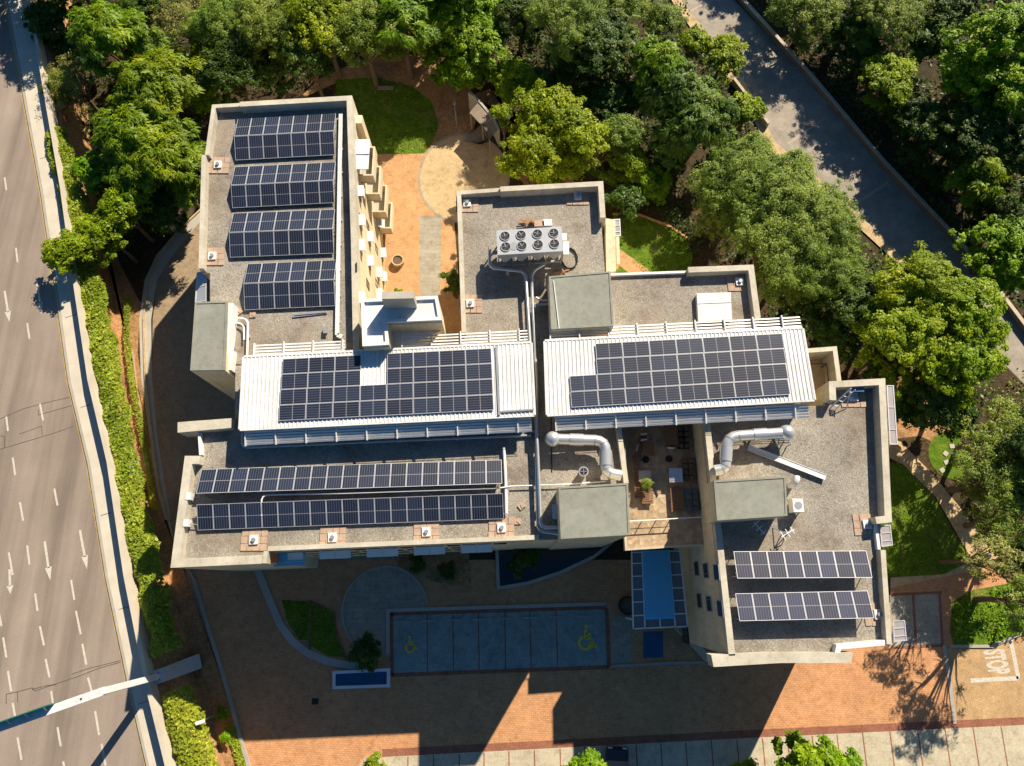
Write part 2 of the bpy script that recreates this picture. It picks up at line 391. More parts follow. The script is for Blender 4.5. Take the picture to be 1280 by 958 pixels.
# -------- plant floors under the white metal roofs
for px in ([(309,450),(664,433),(667,514),(305,531)], [(684,431),(1001,415),(1014,496),(688,513)]):
    b = MB(); b.prism(XY(px, WR-.25), ROOF-.3, WR-.26, top=False); b.build('wall', M_plaster, bld)
def metal_roof(px, gap=None):
    c = Ps(px, WR); a, bq, cq, d = c      # TL TR BR BL
    m = MB(); n = max(4, int((bq-a).length/.30)); 
    for i in range(n):
        for (s0, s1, z0, z1) in ((0, .62, 0, 0), (.62, .72, 0, .055), (.72, .90, .055, .055), (.90, 1, .055, 0)):
            t0 = (i+s0)/n; t1 = (i+s1)/n
            A0 = a.lerp(bq, t0); A1 = a.lerp(bq, t1); B0 = d.lerp(cq, t0); B1 = d.lerp(cq, t1)
            m.quad(B0+Vector((0,0,z0)), B1+Vector((0,0,z1)), A1+Vector((0,0,z1)), A0+Vector((0,0,z0)))
    xy = [(q.x, q.y) for q in c]; m.prism(xy, WR-.24, WR-.03, top=False, bottom=True)
    r = m.build('metal_roof', M_whitemetal, bld)
    e = MB(); e.bar(a+Vector((0,.06,-.05)), bq+Vector((0,.06,-.05)), .16, .2); e.bar(d+Vector((0,-.05,-.07)), cq+Vector((0,-.05,-.07)), .13, .2)
    e.bar(a+Vector((-.05,0,-.04)), d+Vector((-.05,0,-.04)), .12, .22); e.bar(bq+Vector((.05,0,-.04)), cq+Vector((.05,0,-.04)), .12, .22)
    e.build('roof_edge_flashing', M_whitemetal, r); return r
RL = [(305,447),(664,429),(668,519),(300,537)]; RR = [(681,427),(1003,411),(1018,500),(684,519)]
r1 = metal_roof(RL); r2 = metal_roof(RR)
# flashing and cable tray on the left roof's east part
m = MB(); m.bar(P(620,433,WR+.12), P(624,519,WR+.12), .14, .09); m.build('ridge_trim', M_greytrim, r1)
m = MB(); m.bar(P(624,515,WR+.12), P(667,512,WR+.12), .12, .08); m.build('ridge_trim', M_greytrim, r1)
def louvre(pa, pb, depth_dir, depth, zt, nb, tilt, mat, pitch=2.22, zdrop=.0, cover=.5):
    a = P(pa[0], pa[1], zt); b_ = P(pb[0], pb[1], zt); d = (b_-a).normalized(); nrm = Vector((-d.y, d.x, 0))*depth_dir
    m = MB()
    for i in range(nb):
        o = nrm*(depth*(i+.5)/nb) + Vector((0,0,-zdrop*(i+.5)/nb))
        m.bar(a+o, b_+o, depth/nb*cover, .02, roll=tilt*depth_dir)
    lv = m.build('sunshade_louvre', mat, bld)
    k = int((b_-a).length/pitch)
    for i in range(k+1):
        p = a + d*min(pitch*i, (b_-a).length-.03)
        q = MB(); q.bar(p + Vector((0,0,.12)), p + nrm*(depth+.05)+Vector((0,0,.10-zdrop)), .085, .16); q.build('bracket', M_whitemetal, lv)
    return lv
louvre((307,539.5), (664,522), -1, 1.02, WR-.42, 5, R(-38), M_white, zdrop=.25, cover=.92)
louvre((694,521), (1010,505), -1, 1.02, WR-.42, 5, R(-38), M_white, zdrop=.25, cover=.92)
louvre((318,445.5), (431,440), 1, .95, WR-.25, 4, R(-12), M_whitemetal)
louvre((503,434.5), (660,426.5), 1, .95, WR-.25, 4, R(-12), M_whitemetal)
louvre((688,426), (1002,409.5), 1, .95, WR-.25, 4, R(-12), M_whitemetal)
# -------- plant rooms with green membrane roofs
def plant_room(px, z1, z0=ROOF-.2, label=None, lip=.14):
    xy = XY(px, z1); b = MB(); b.prism(xy, z0, z1-.16, top=False); o = b.build('plant_room', M_plaster, bld)
    c = MB(); c.prism(xy, z1-.16, z1, bottom=True); c.build('membrane_roof', M_green, o)
    e = MB(); e.ribbon([xy[i] for i in (0, 1, 2, 3)], lip, z1+.002, z1+.05, -1, closed=True); e.build('roof_edging', M_green, o)
    if label: o['label'] = label
    return o
pr = plant_room([(244,378),(284.5,377),(281,463),(238,463.5)], 14.75, 0, 'stair tower with green roof on the roadside edge')
plant_room([(686,346),(763,339.5),(767,408),(689,412)], 15.6)
plant_room([(698,609),(785,604),(787.5,669),(701,674)], 16.2, 0)
plant_room([(892,601),(982,595.5),(984,645),(896,651)], 15.7)
m = MB(); m.box(P(288,420,13.8), (.35, 5.0, 1.2)); m.box(P(289,452,13.6), (.45, 1.6, .8)); m.build('white_riser_box', M_white, pr)
m = MB(); m.bar(P(692,351,15.66), P(699,411,15.66), .06, .05); m.build('roof_conduit', M_white, bld)
# -------- white L-shaped stair tower between the wings
st = MB(); zt = 16.6; xyT = XY([(451,374),(547,370),(552,400),(484,403),(486,431),(453,433)], zt)
st.prism(xyT, 0, zt-.24, top=False); sto = st.build('stair_tower', M_plaster, bld)
b = MB(); b.poly([Vector((x, y, zt-.22)) for x, y in xyT]); b.build('white_roof', M_whitemetal, sto)
b = MB(); b.ribbon(xyT, .24, zt-.6, zt, -1, closed=True); b.build('coping', M_white, sto)
b = MB(); b.prism(XY([(477,365),(517,364),(517,373),(477,374)], 18.3), zt-.5, 18.3); b.build('raised_wall', M_conc, sto)
b = MB(); b.prism(XY([(489,407),(549,404),(551,414),(491,440)], 14.4), ROOF-.3, 14.4, mtop=1); b.build('lower_roof', [M_plaster, M_whitemetal], sto)
# -------- facade openings
def hit(u, v, pa, pb):
    """point where the line of sight meets the vertical plane through pa, pb"""
    d = ray(u, v); e = pb-pa; n = Vector((-e.y, e.x, 0)); o = Vector((0, 0, CAM_H))
    t = n.dot(pa-o)/n.dot(d); return o + d*t
fa, fb = P(440,120,PAR), P(449,440,PAR); fd = (fb-fa).normalized(); fo = Vector((-fd.y, fd.x, 0))
if fo.x < 0: fo = -fo
frz = math.atan2(fo.y, fo.x)
hooded = [(449,244),(450,280),(450,311),(450,376),(461,300),(461,330),(472,281),(472,344),(481,300),(482,332),(482,358),(472,371)]
bare = [(447,338),(459,356),(470,312),(470,355),(447,268),(459,283)]
for (u, v) in hooded + bare:
    p = hit(u, v, fa, fb)
    if p.z < .9: p.z = 1.2
    w = MB(); q = p + fo*.03; w.box(q, (.06, .62, 1.15), frz); wo = w.build('window', M_win, bld)
    f = MB()
    for dy in (-.34, .34): f.box(q + fd*dy, (.1, .06, 1.27), frz)
    for dz in (-.60, .60): f.box(q + Vector((0, 0, dz)), (.1, .62, .06), frz)
    f.build('window_frame', M_dark, wo)
    if (u, v) in hooded:
        h = MB(); hc = q + fo*.24 + Vector((0, 0, .66)); h.box(hc, (.46, .98, .07), frz)
        h.box(hc + fo*.21 + Vector((0,0,-.30)), (.05, .98, .58), frz); h.build('window_hood', M_white, wo)
# balconies stacked on the courtyard face
bc0 = P(443, 174, 13.2); bc1 = P(446, 211, 13.2); yA, yB = bc0.y, bc1.y
def fx(y): return fa.x + (fb.x-fa.x)*(y-fa.y)/(fb.y-fa.y)
xf = fx((yA+yB)/2) - .05
for k, zb in enumerate((1.6, 4.8, 8.0, 11.0)):
    d_ = 1.45; L_ = yA-yB
    s = MB(); s.box((xf+d_/2, (yA+yB)/2, zb), (d_, L_, .18)); bo = s.build('balcony', M_conc, bld)
    r = MB(); r.box((xf+d_-.07, (yA+yB)/2, zb+.62), (.14, L_, 1.05)); r.box((xf+d_/2, yA-.07, zb+.62), (d_-.3, .13, 1.05)); r.box((xf+d_/2, yB+.07, zb+.62), (d_-.3, .13, 1.05)); r.build('balcony_wall', M_plaster, bo)
    if k < 3:
        r = MB(); r.box((xf+.5, (yA+yB)/2, zb+2.3), (.9, .05, .05)); r.build('railing', M_dark, bo)
s = MB(); s.box((xf+.62, (yA+yB)/2, 13.1), (1.2, L_, .1)); s.bar((xf, (yA+yB)/2, 13.2), (xf+1.24, (yA+yB)/2, 13.2), .06, .08); s.build('balcony_roof', M_white, bld)
for k, (dy, z1) in enumerate(((2.2, 12.9), (1.3, 9.9))):
    s = MB(); s.box((fx(yA+dy)+.28, yA+dy, z1/2), (.66, .8, z1)); s.build('wall_buttress', M_plaster, bld)
# east wing, face towards the terrace and entrance
ea, eb = P(880,527,PAR), P(911,820,PAR); ed = (eb-ea).normalized(); eo = Vector((-ed.y, ed.x, 0)); eo = eo if eo.x < 0 else -eo; erz = math.atan2(eo.y, eo.x)
for (u, v) in [(871.5,711),(883,713.5),(896.5,715.5),(875,751),(887,755),(901,761)]:
    p = hit(u, v, ea, eb) + eo*.03; w = MB(); w.box(p, (.06, 1.0, 1.25), erz); wo = w.build('window', M_win, bld)
    f = MB()
    for dy in (-.53, .53): f.box(p + ed*dy, (.1, .06, 1.37), erz)
    for dz in (-.65, .65): f.box(p + Vector((0, 0, dz)), (.1, 1.0, .06), erz)
    f.build('window_frame', M_greytrim, wo)
g0 = hit(866, 781, ea, eb); 
for k in range(5):
    p = ea.lerp(eb, .865+.031*k); p.z = 1.5; p += eo*.04
    w = MB(); w.box(p, (.06, .46, 2.3), erz); wo = w.build('window', M_win, bld)
    f = MB(); f.box(p+ed*.26, (.09, .07, 2.4), erz); f.box(p+Vector((0,0,1.18)), (.09, .46, .06), erz); f.build('window_frame', M_dark, wo)
# south front of the low block: tilted sunshade fins and windows
sa, sb_ = P(345,688.6,13.5), P(640,676,13.5); sd = (sb_-sa).normalized(); so = Vector((sd.y, -sd.x, 0)); srz = math.atan2(sd.y, sd.x)
for k in range(14):
    t = .05 + k*.069
    for zf in ((10.9, 7.6, 4.3) if k < 13 else (10.9,)):
        p = sa.lerp(sb_, t); p.z = zf; p = p + so*.03
        w = MB(); w.box(p, (.95, .06, 1.3), srz); wo = w.build('window', M_win, bld)
        if zf > 10 and k % 3 != 1:
            h = MB(); h.bar(p+so*.05+Vector((0,0,.75)), p+so*.62+Vector((0,0,.55)), 1.15, .05); h.build('window_hood', M_white, wo)
# -------- sunken terrace
b = MB(); txy = XY([(779,520),(876,515),(880,682),(781,688.5)], TER); b.prism(txy, TER-.5, TER, bottom=True, mtop=1); b.build('terrace', [M_plaster, grainy('terrace_cobble', [(.42,.31,.20),(.50,.38,.25),(.36,.26,.16),(.55,.42,.28)], 3.4, .3)], bld)
b = MB(); b.prism(XY([(785,524),(872,520),(876,660),(786,664)], TER-.5), 0, TER-.51, top=False); b.build('wall', M_plaster, bld)
b = MB(); b.ribbon(XY([(780.5,669),(781.5,688.5),(880,682)], TER+.12), .14, TER-.02, TER+.12, 1); b.build('terrace_kerb', M_cap, bld)
b = MB(); pts = Ps([(787,651.5),(830,649),(877,646.5)], TER+.95)
b.bar(pts[0], pts[2], .06, .06); b.bar(pts[0]+Vector((0,0,-.45)), pts[2]+Vector((0,0,-.45)), .03, .03)
for k in range(6): p = pts[0].lerp(pts[2], k/5); b.bar(p, p+Vector((0,0,-.95)), .05, .05)
b.build('railing', M_white, bld)
# -------- small walled roof terrace beside the right white roof
b = MB(); z_ = 10.2; axy = XY([(1006,436),(1046,433),(1052,480),(1010,484)], PAR-1.6); b.prism(axy, 0, z_, mtop=1); b.build('wall', [M_plaster, M_tanpav], bld)
b = MB(); b.ribbon(XY([(1006,436),(1046,433),(1052,478)], PAR-1.6), .36, z_-.2, PAR-1.6, -1); b.build('parapet', M_cap, bld)
b = MB(); hp = Ps([(1012,455),(1033,455),(1036,480)], z_+1.0); b.bar(hp[0], hp[1], .05, .05); b.bar(hp[1], hp[2], .05, .05)
for q in hp: b.bar(q, q-Vector((0,0,1.0)), .05, .05)
b.build('railing', M_dark, bld)
# -------- louvred awnings on the outer faces
def awning(px, z, mat=M_mesh, n=8, name='awning', frame=M_alu):
    c = Ps(px, z); m = MB(); m.prism([(q.x, q.y) for q in c], z-.06, z-.01, bottom=True); o = m.build(name, mat, bld)
    f = MB(); xy = [(q.x, q.y) for q in c]; f.ribbon(xy, .07, z-.1, z+.03, -1, closed=True)
    for i in range(1, n):
        if i % 3 == 0: f.bar(c[0].lerp(c[3], i/n)+Vector((0,0,.015)), c[1].lerp(c[2], i/n)+Vector((0,0,.015)), .05, .05)
    f.build('awning_frame', frame, o); return o
awning([(1108,482),(1117,482),(1122,556),(1112,556)], 13.0); awning([(1099,657),(1113,656),(1116,682),(1102,684)], 13.0)
awning([(1116,776),(1131,775.5),(1133.5,801),(1117,803)], 12.2); awning([(246,341),(258,338),(258,389),(243,391)], 12.6, M_pipe)
awning([(757,275),(775,274),(776,295),(758,297)], 12.6, M_mesh); awning([(340,688),(382,686),(382,707),(342,709)], 11.5, M_polycarb)
oa, ob = P(335,689,PAR), P(333,704.5,PAR); m = MB(); m.bar(Vector((oa.x+.03, oa.y-.1, 11.2)), Vector((ob.x+.03, ob.y+.1, 11.2)), .05, 4.2); m.build('orange_wall', M_orange, bld)
m = MB(); m.prism(XY([(757,273),(769,275),(770,339),(758,341)], 12.8), 11.6, 12.8, bottom=True); m.build('balcony_roof', M_plaster, bld)
m = MB(); m.prism(XY([(770,296),(774,296),(775,330),(771,330)], 9.5), 8.4, 9.5, bottom=True); m.build('balcony_wall', M_plaster, bld)
# -------- entrance canopy
zc = 6.2; cp = [(789,689),(850,687),(860,784),(791,787)]; cc = Ps(cp, zc)
m = MB(); xyc = [(q.x, q.y) for q in cc]
def lp(s, t): return cc[0].lerp(cc[1], s).lerp(cc[3].lerp(cc[2], s), t)
can = MB(); can.prism([(lp(s, t).x, lp(s, t).y) for s, t in ((.22,0),(.77,0),(.77,.885),(.22,.885))], zc-.02, zc+.10, bottom=True)
for i in range(26): can.bar(lp(.22, (i+.5)/29.5)+Vector((0,0,.14)), lp(.77, (i+.5)/29.5)+Vector((0,0,.14)), .09, .12)
co = can.build('entrance_canopy', M_polycarb, bld)
g = MB()
for poly in (((0,0),(.22,0),(.22,1),(0,1)), ((.77,0),(1,0),(1,1),(.77,1)), ((.22,.885),(.77,.885),(.77,1),(.22,1))):
    g.prism([(lp(s, t).x, lp(s, t).y) for s, t in poly], zc-.05, zc-.03, bottom=True)
g.build('canopy_glazing', M_canopyglass, co)
f = MB()
for s in (0.008, .22, .77, .992): f.bar(lp(s, 0), lp(s, 1), .10, .14)
for t in (.02, .165, .33, .50, .66, .83, .992):
    f.bar(lp(0, t), lp(.22, t), .08, .1); f.bar(lp(.77, t), lp(1, t), .08, .1)
f.bar(lp(0, .992), lp(1, .992), .1, .14); f.bar(lp(.5, .885), lp(.5, 1), .08, .1); f.build('canopy_frame', M_white, co)
f = MB()
for s in (.1, .9):
    p = lp(s, .9); f.tube([p-Vector((0,0,.1)), Vector((p.x, p.y, 0))], .09)
f.build('canopy_post', M_white, co)
# ------------------------------------------------------------------ SOLAR ARRAYS
def panel_mesh(w, h, land, blue=False):
    m = MB(); fr = .032; t = .035
    x, y = w/2, h/2; xi, yi = x-fr, y-fr
    n = len(m.v); m.v += [(-xi,-yi,t-.004),(xi,-yi,t-.004),(xi,yi,t-.004),(-xi,yi,t-.004)]; m.f.append((0,1,2,3)); m.m.append(0)
    for (x0, y0, x1, y1) in ((-x,-y,x,-yi), (-x,yi,x,y), (-x,-yi,-xi,yi), (xi,-yi,x,yi)):
        m.box(((x0+x1)/2, (y0+y1)/2, t/2), (x1-x0, y1-y0, t), m=1)
    m.quad((-x,-y,.002), (-x,y,.002), (x,y,.002), (x,-y,.002), 1)
    o = m.build('solar_panel', [M_pv_land if land else (M_pv_blue if blue else M_pv_port), M_alu], local=True, link=False)
    uv = o.data.uv_layers.new(name='UVMap')
    for li in o.data.polygons[0].loop_indices:
        v = o.data.vertices[o.data.loops[li].vertex_index].co
        uv.data[li].uv = ((v.x+xi)/(2*xi), (v.y+yi)/(2*yi))
    return o.data
def array(label, rows, group='rooftop solar arrays', legs=True, blue=False):
    """rows: (TL, TR, BR, BL photo corners, z of top edge, z of bottom edge, columns, rows, landscape, skip set)"""
    allp = []
    for r in rows:
        (tl, tr, br, bl, zt, zb, nc, nr, land, skip) = r
        allp += [P(*tl, zt), P(*tr, zt), P(*br, zb), P(*bl, zb)]
    cen = sum(allp, Vector())/len(allp); cen.z = min(p.z for p in allp)-.15
    root = thing('solar_array', cen, label, 'solar array', group)
    rails = MB()
    for r in rows:
        (tl, tr, br, bl, zt, zb, nc, nr, land, skip) = r
        A, B, Cc, D = P(*tl, zt), P(*tr, zt), P(*br, zb), P(*bl, zb)
        def at(s, t): return A.lerp(B, s).lerp(D.lerp(Cc, s), t)
        cw = ((B-A).length+(Cc-D).length)/2/nc; ch = ((D-A).length+(Cc-B).length)/2/nr
        me = panel_mesh(cw-.022, ch-.022, land, blue)
        for i in range(nc):
            for j in range(nr):
                if (i, j) in skip: continue
                c = at((i+.5)/nc, (j+.5)/nr); x = (at((i+1)/nc, (j+.5)/nr)-at(i/nc, (j+.5)/nr)).normalized()
                y = (at((i+.5)/nc, j/nr)-at((i+.5)/nc, (j+1)/nr)); z = x.cross(y).normalized(); y = z.cross(x)
                o = bpy.data.objects.new('solar_panel', me); col.objects.link(o); o.parent = root
                o.location = c-cen; o.rotation_euler = Matrix((x, y, z)).transposed().to_euler()
        if legs:
            for t in (.2, .8):
                rails.bar(at(0, t)-Vector((0,0,.05)), at(1, t)-Vector((0,0,.05)), .05, .05)
            for s in np.linspace(.01, .99, max(3, nc//3+1)):
                for t in (.08, .92):
                    p = at(s, t)-Vector((0,0,.04)); rails.bar(p, Vector((p.x, p.y, (WR if p.z > WR-.1 else ROOF)+.01)), .045, .045)
                rails.bar(at(s, .04)-Vector((0,0,.08)), at(s, .96)-Vector((0,0,.08)), .045, .045)
        else:
            for j in range(nr):
                for i in range(nc):
                    if (i, j) in skip: continue
                    for t in ((j+.2)/nr, (j+.8)/nr): rails.bar(at((i+.03)/nc, t)-Vector((0,0,.03)), at((i+.97)/nc, t)-Vector((0,0,.03)), .04, .05)
    rails.build('mounting_rails', M_alu, root); return root
zl, zh = ROOF+.22, ROOF+.80
ns = set()
def tent(label, top, ridge, bot, n, n2=None):
    array(label, [(top[0], top[1], ridge[1], ridge[0], zl, zh, n, 1, False, ns), (ridge[0], ridge[1], bot[1], bot[0], zh-.012, zl, n, 1, False, ns)])
tent('ridge-shaped solar array of two panel rows nearest the far end parapet of the roof', ((297,149),(420,142)), ((293,170.5),(418,164)), ((294,201),(418,194)), 7)
tent('ridge-shaped solar array, second from the tree-side end of the narrow roof', ((293,209),(419,203)), ((289,232),(418,225.5)), ((290,260.5),(417,254)), 7)
tent('ridge-shaped solar array, third from the tree-side end of the narrow roof', ((291,267),(418,262)), ((287,291),(417,286)), ((287,322.5),(417,317)), 7)
tent('shortest ridge-shaped solar array, beside the loose blue planks', ((309,330.5),(420,325)), ((305,354.5),(419,350)), ((305,388.5),(418,382.5)), 6)
array('long single-row solar array in the shadow edge of the white roof', [((251,587),(627,575),(628,605),(246,617.5),zl,zh,19,1,False,ns)])
array('long darkest single-row solar array along the front parapet', [((245,630.5),(628,617),(630.5,648.5),(248,663.5),zh,zl,19,1,False,ns)])
array('raised solar array of one row beside the antenna on the grey gravel roof', [((918,689.5),(1084,688.5),(1089,722.5),(920,723.5),ROOF+.85,ROOF+1.2,8,1,False,ns)], blue=True)
array('raised solar array of one row nearest the brick forecourt corner', [((919,741.5),(1085,739),(1092,772.5),(924,777.5),ROOF+.85,ROOF+1.2,8,1,False,ns)], blue=True)
zw = WR+.13
array('flat solar array on the white roof with a notch beside the stair tower', [((354,449),(614,435.5),(617.5,513),(348,526.5),zw,zw,8,4,True,{(3,0),(3,1)})], legs=False)
array('flat solar array on the white roof above the terrace with one cut corner', [((710.5,431.5),(978,417),(987.5,493.5),(714,510),zw,zw,8,4,True,{(0,0),(0,1)})], legs=False)
M_blade = plain('fan_blade_grey', (.16,.17,.18), .5)
M_chill = plain('chiller_paint', (.43,.45,.48), .5, var=.06)
# ------------------------------------------------------------------ CHILLER
ch_c = [P(620.5,288.6,15.7), P(702,283,15.7), P(704,314,15.7), P(622,319,15.7)]
cx = sum(ch_c, Vector())/4; base = Vector((cx.x, cx.y, ROOF+.03))
chl = thing('rooftop_chiller', base, 'white rooftop chiller with eight round fans standing on the gravel roof', 'chiller')
def cl(s, t, z): 
    p = ch_c[0].lerp(ch_c[1], s).lerp(ch_c[3].lerp(ch_c[2], s), t); return Vector((p.x, p.y, z))
m = MB(); m.prism([(p.x, p.y) for p in ch_c], 15.2, 15.7, bottom=True); m.build('casing', M_chill, chl)
for k in range(4):
    m = MB(); s0, s1, sm = k*.25+.008, k*.25+.242, k*.25+.125
    for t0, t1 in ((.02, .98),):
        a0, a1 = cl(s0, t0, 15.2), cl(s0, t1, 15.2); b0, b1 = cl(s1, t0, 15.2), cl(s1, t1, 15.2); c0, c1 = cl(sm, t0, 14.15), cl(sm, t1, 14.15)
        m.quad(a0, c0, c1, a1); m.quad(c0, b0, b1, c1)
        for tri in ((a1, c1, b1), (b0, c0, a0)):
            n = len(m.v); m.v += [tuple(q) for q in tri]; m.f.append((n, n+1, n+2)); m.m.append(0)
    m.build('coil', M_chill, chl)
m = MB()
for t in (.04, .96): m.bar(cl(0, t, 13.75), cl(1, t, 13.75), .16, .2)
for s in (.01, .25, .5, .75, .99):
    for t in (.04, .96): m.bar(cl(s, t, 13.25), cl(s, t, 15.2), .1, .1)
m.build('base_frame', M_greytrim, chl)
m = MB(); m.tube([cl(.08,.5,14.0), cl(.92,.5,14.0)], .28, 14); m.build('evaporator', M_dark, chl)
for (px, py) in ((250,363),(410,353),(572,342),(735,333),(257,470),(418,460),(580,448),(742,440)):
    c = P(600+px/7.98, 250+py/7.98, 15.7)
    f = MB(); f.cyl(c+Vector((0,0,.004)), .35, .03, 24); fo_ = f.build('fan', M_black, chl)
    r = MB()
    for k in range(24):
        a = 2*math.pi*k/24; b2 = 2*math.pi*(k+1)/24
        r.bar(c+Vector((math.cos(a)*.38, math.sin(a)*.38, .03)), c+Vector((math.cos(b2)*.38, math.sin(b2)*.38, .03)), .05, .09)
    r.build('fan_rim', M_chill, fo_)
    g = MB(); a0 = rng.random()*6
    for k in range(5):
        a = a0+2*math.pi*k/5; g.bar(c+Vector((math.cos(a)*.06, math.sin(a)*.06, .05)), c+Vector((math.cos(a)*.30, math.sin(a)*.30, .045)), .07, .012, roll=.4)
    g.cyl(c+Vector((0,0,.035)), .07, .04, 10); g.build('fan_blades', M_blade, fo_)
f = MB(); f.cyl(P(600+338/7.98, 250+462/7.98, 15.7)+Vector((0,0,.003)), .36, .02, 20); f.build('access_grille', M_greytrim, chl)
m = MB(); m.box(cl(1.02,.75,14.5)+Vector((.2,0,0)), (.45, 1.1, 1.3)); m.box(cl(1.02,.2,14.4)+Vector((.15,0,0)), (.4,.6,.7)); m.build('control_cabinet', M_white, chl)
# ------------------------------------------------------------------ PIPES
def pipe(px, r, label, mat=M_pipe, name='roof_pipe', cat='pipe', z=ROOF+.35, group='pipes across the roofs', feet=True):
    pts = [P(q[0], q[1], q[2] if len(q) > 2 else z) for q in px]
    out = [pts[0]]
    for i in range(1, len(pts)-1):        # eased bends
        a, b, c = pts[i-1], pts[i], pts[i+1]; d1 = (a-b); d2 = (c-b); e = min(.35, d1.length*.4, d2.length*.4)
        out += [b+d1.normalized()*e, b+d1.normalized()*e*.35+d2.normalized()*e*.35, b+d2.normalized()*e]
    out.append(pts[-1])
    m = MB(); m.tube(out, r, 10)
    o = m.build(name, mat, smooth=True); tag(o, label, cat, group)
    if feet:
        for i in range(len(pts)-1):
            L = (pts[i+1]-pts[i]).length; k = int(L/2.2)
            for j in range(k):
                p = pts[i].lerp(pts[i+1], (j+.5)/k)
                if p.z - r > ROOF+.03: f = MB(); f.box((p.x, p.y, (p.z-r+ROOF)/2), (.25, .25, p.z-r-ROOF)); f.build('pipe_support', M_conc, o)
    return o
pipe([(612,310,14.2),(612,335,14.0),(657,340,14.0),(662.5,428,14.0),(667,486,14.0),(672,562,14.0),(676,660,14.0),(700,659.5,14.0)], .13, 'long pale pipe from the chiller past the white roofs to the front plant room')
pipe([(680,331,14.2),(664.5,340,14.2),(665,356,13.9),(665.5,372,13.9),(671,480,13.9),(670.5,575,13.7),(672.5,664,13.7),(702,668,13.7)], .12, 'second pale pipe running beside the longest pipe between both white roofs')
pipe([(670,372,13.75),(676,376,13.75),(689,375.5,13.75)], .09, 'short grey pipe entering the middle green-roofed plant room')
pipe([(667,381,13.75),(690,380.5,13.75)], .09, 'short grey pipe just below the first one entering the middle plant room')
pipe([(303,541),(303,560),(480,552),(664,544.5)], .10, 'shaded pipe under the left white roof nearest the solar rows', z=ROOF+.2)
pipe([(310,548),(310,555),(480,547.5),(665,539.5),(672,539.5)], .08, 'shaded pipe under the left white roof nearest its louvre', z=ROOF+.25)
pipe([(327,645),(327,619),(430,617),(624,610.5),(640,608)], .06, 'thin white conduit in the gap between the two long solar rows', M_white, z=ROOF+.5, feet=False)
pipe([(640,608),(700,606),(757,602)], .05, 'thin white conduit crossing the gravel to the front plant room', M_white, z=ROOF+.3, feet=False)
pipe([(630,560),(632,600),(633,642)], .12, 'short white pipe at the end of the long solar rows', M_white)
pipe([(298,398),(310,399.5),(309,440),(303,530)], .09, 'white pipe along the edge from the roadside stair tower', M_white)
pipe([(292,404),(305,405),(305,425)], .07, 'short white pipe beside the roadside stair tower', M_white)
pipe([(689,520),(690,590)], .04, 'thin dark cable down the gravel near the left duct', M_dark, z=ROOF+.06, feet=False, cat='cable', name='roof_cable')
# cable tray on the narrow roof
m = MB(); tp = Ps([(426,143),(424,250),(421.5,419),(428,421)], ROOF+.3)
for a, b in zip(tp[:-1], tp[1:]): m.bar(a, b, .32, .12)
o = m.build('cable_tray', M_whitemetal); tag(o, 'pale cable tray along the courtyard edge of the narrow roof', 'cable tray')
f = MB()
for k in range(9):
    p = tp[0].lerp(tp[2], (k+.5)/9); f.box((p.x, p.y, ROOF+.12), (.4, .12, .24))
f.build('tray_support', M_conc, o)
# ------------------------------------------------------------------ DUCTS
def duct(px, r, label):
    pts = [P(q[0], q[1], q[2]) for q in px]; root = thing('ventilation_duct', Vector((pts[0].x, pts[0].y, ROOF)), label, 'duct', 'silver ventilation ducts')
    out = [pts[0]]
    for i in range(1, len(pts)-1):
        a, b, c = pts[i-1], pts[i], pts[i+1]; d1 = (a-b).normalized(); d2 = (c-b).normalized(); e = min(.8, (a-b).length*.48, (c-b).length*.48)
        for t in (0, .25, .5, .75, 1): out.append((1-t)**2*(b+d1*e) + 2*t*(1-t)*b + t*t*(b+d2*e))
    out.append(pts[-1])
    m = MB(); m.tube(out, r, 20); m.build('duct_run', M_duct, root, smooth=True)
    h = MB(); h.sphere(pts[0], r*1.45, 20, 10); h.build('end_cowl', M_duct, root, smooth=True)
    for i in range(1, len(out)-1, 2):
        c = MB(); d = (out[i+1]-out[i]).normalized(); c.tube([out[i]-d*.04, out[i]+d*.04], r*1.05, 20); c.build('flange', M_greytrim, root, smooth=True)
    for (i, t) in ((0, .45), (1, .55)):
        c = MB(); L = pts[i].lerp(pts[i+1], t); d = (pts[i+1]-pts[i]).normalized(); c.tube([L-d*.5, L+d*.5], r*1.13, 20); c.build('insulation_sleeve', M_duct, root, smooth=True)
    for i in range(len(pts)-1):
        s = MB(); p = pts[i].lerp(pts[i+1], .5); s.box((p.x, p.y, (p.z-r+ROOF)/2), (.12, .12, p.z-r-ROOF)); s.box((p.x, p.y, p.z-r-.03), (.7, .7, .06)); s.build('duct_stand', M_greytrim, root)
    return root
duct([(691,549,14.5),(757,551,14.5),(757,591,14.3),(776,594.5,14.2)], .40, 'bent silver duct on the gravel left of the terrace')
duct([(983,541,14.5),(909,546,14.5),(906.5,586,14.3),(893,588.5,14.2)], .40, 'bent silver duct on the gravel right of the terrace')
# ------------------------------------------------------------------ SMALL ROOF ITEMS
def drain(u, v, label, w=(1.15, .95), slabs=True):
    c = P(u, v, ROOF+.03); t = thing('roof_vent', Vector((c.x, c.y, ROOF)), label, 'roof vent', 'capped vents on paver squares')
    if slabs:
        m = MB(); nx, ny = 4, 3; sx, sy = w[0]*1.65/nx, w[1]*1.65/ny
        for i in range(nx):
            for j in range(ny):
                m.box((c.x+(i-(nx-1)/2)*sx+rng.uniform(-.02,.02), c.y+(j-(ny-1)/2)*sy, ROOF+.05), (sx*.95, sy*.95, .07), rng.uniform(-.04,.04)+.04)
        m.build('paver_pad', M_terracotta, t)
    m = MB(); m.box((c.x, c.y, ROOF+.15), (.60, .66, .14), .05); m.build('vent_box', M_white, t)
    m = MB(); m.cyl((c.x+.02, c.y, ROOF+.22), .15, .16, 14); m.build('vent_cap', M_greytrim, t)
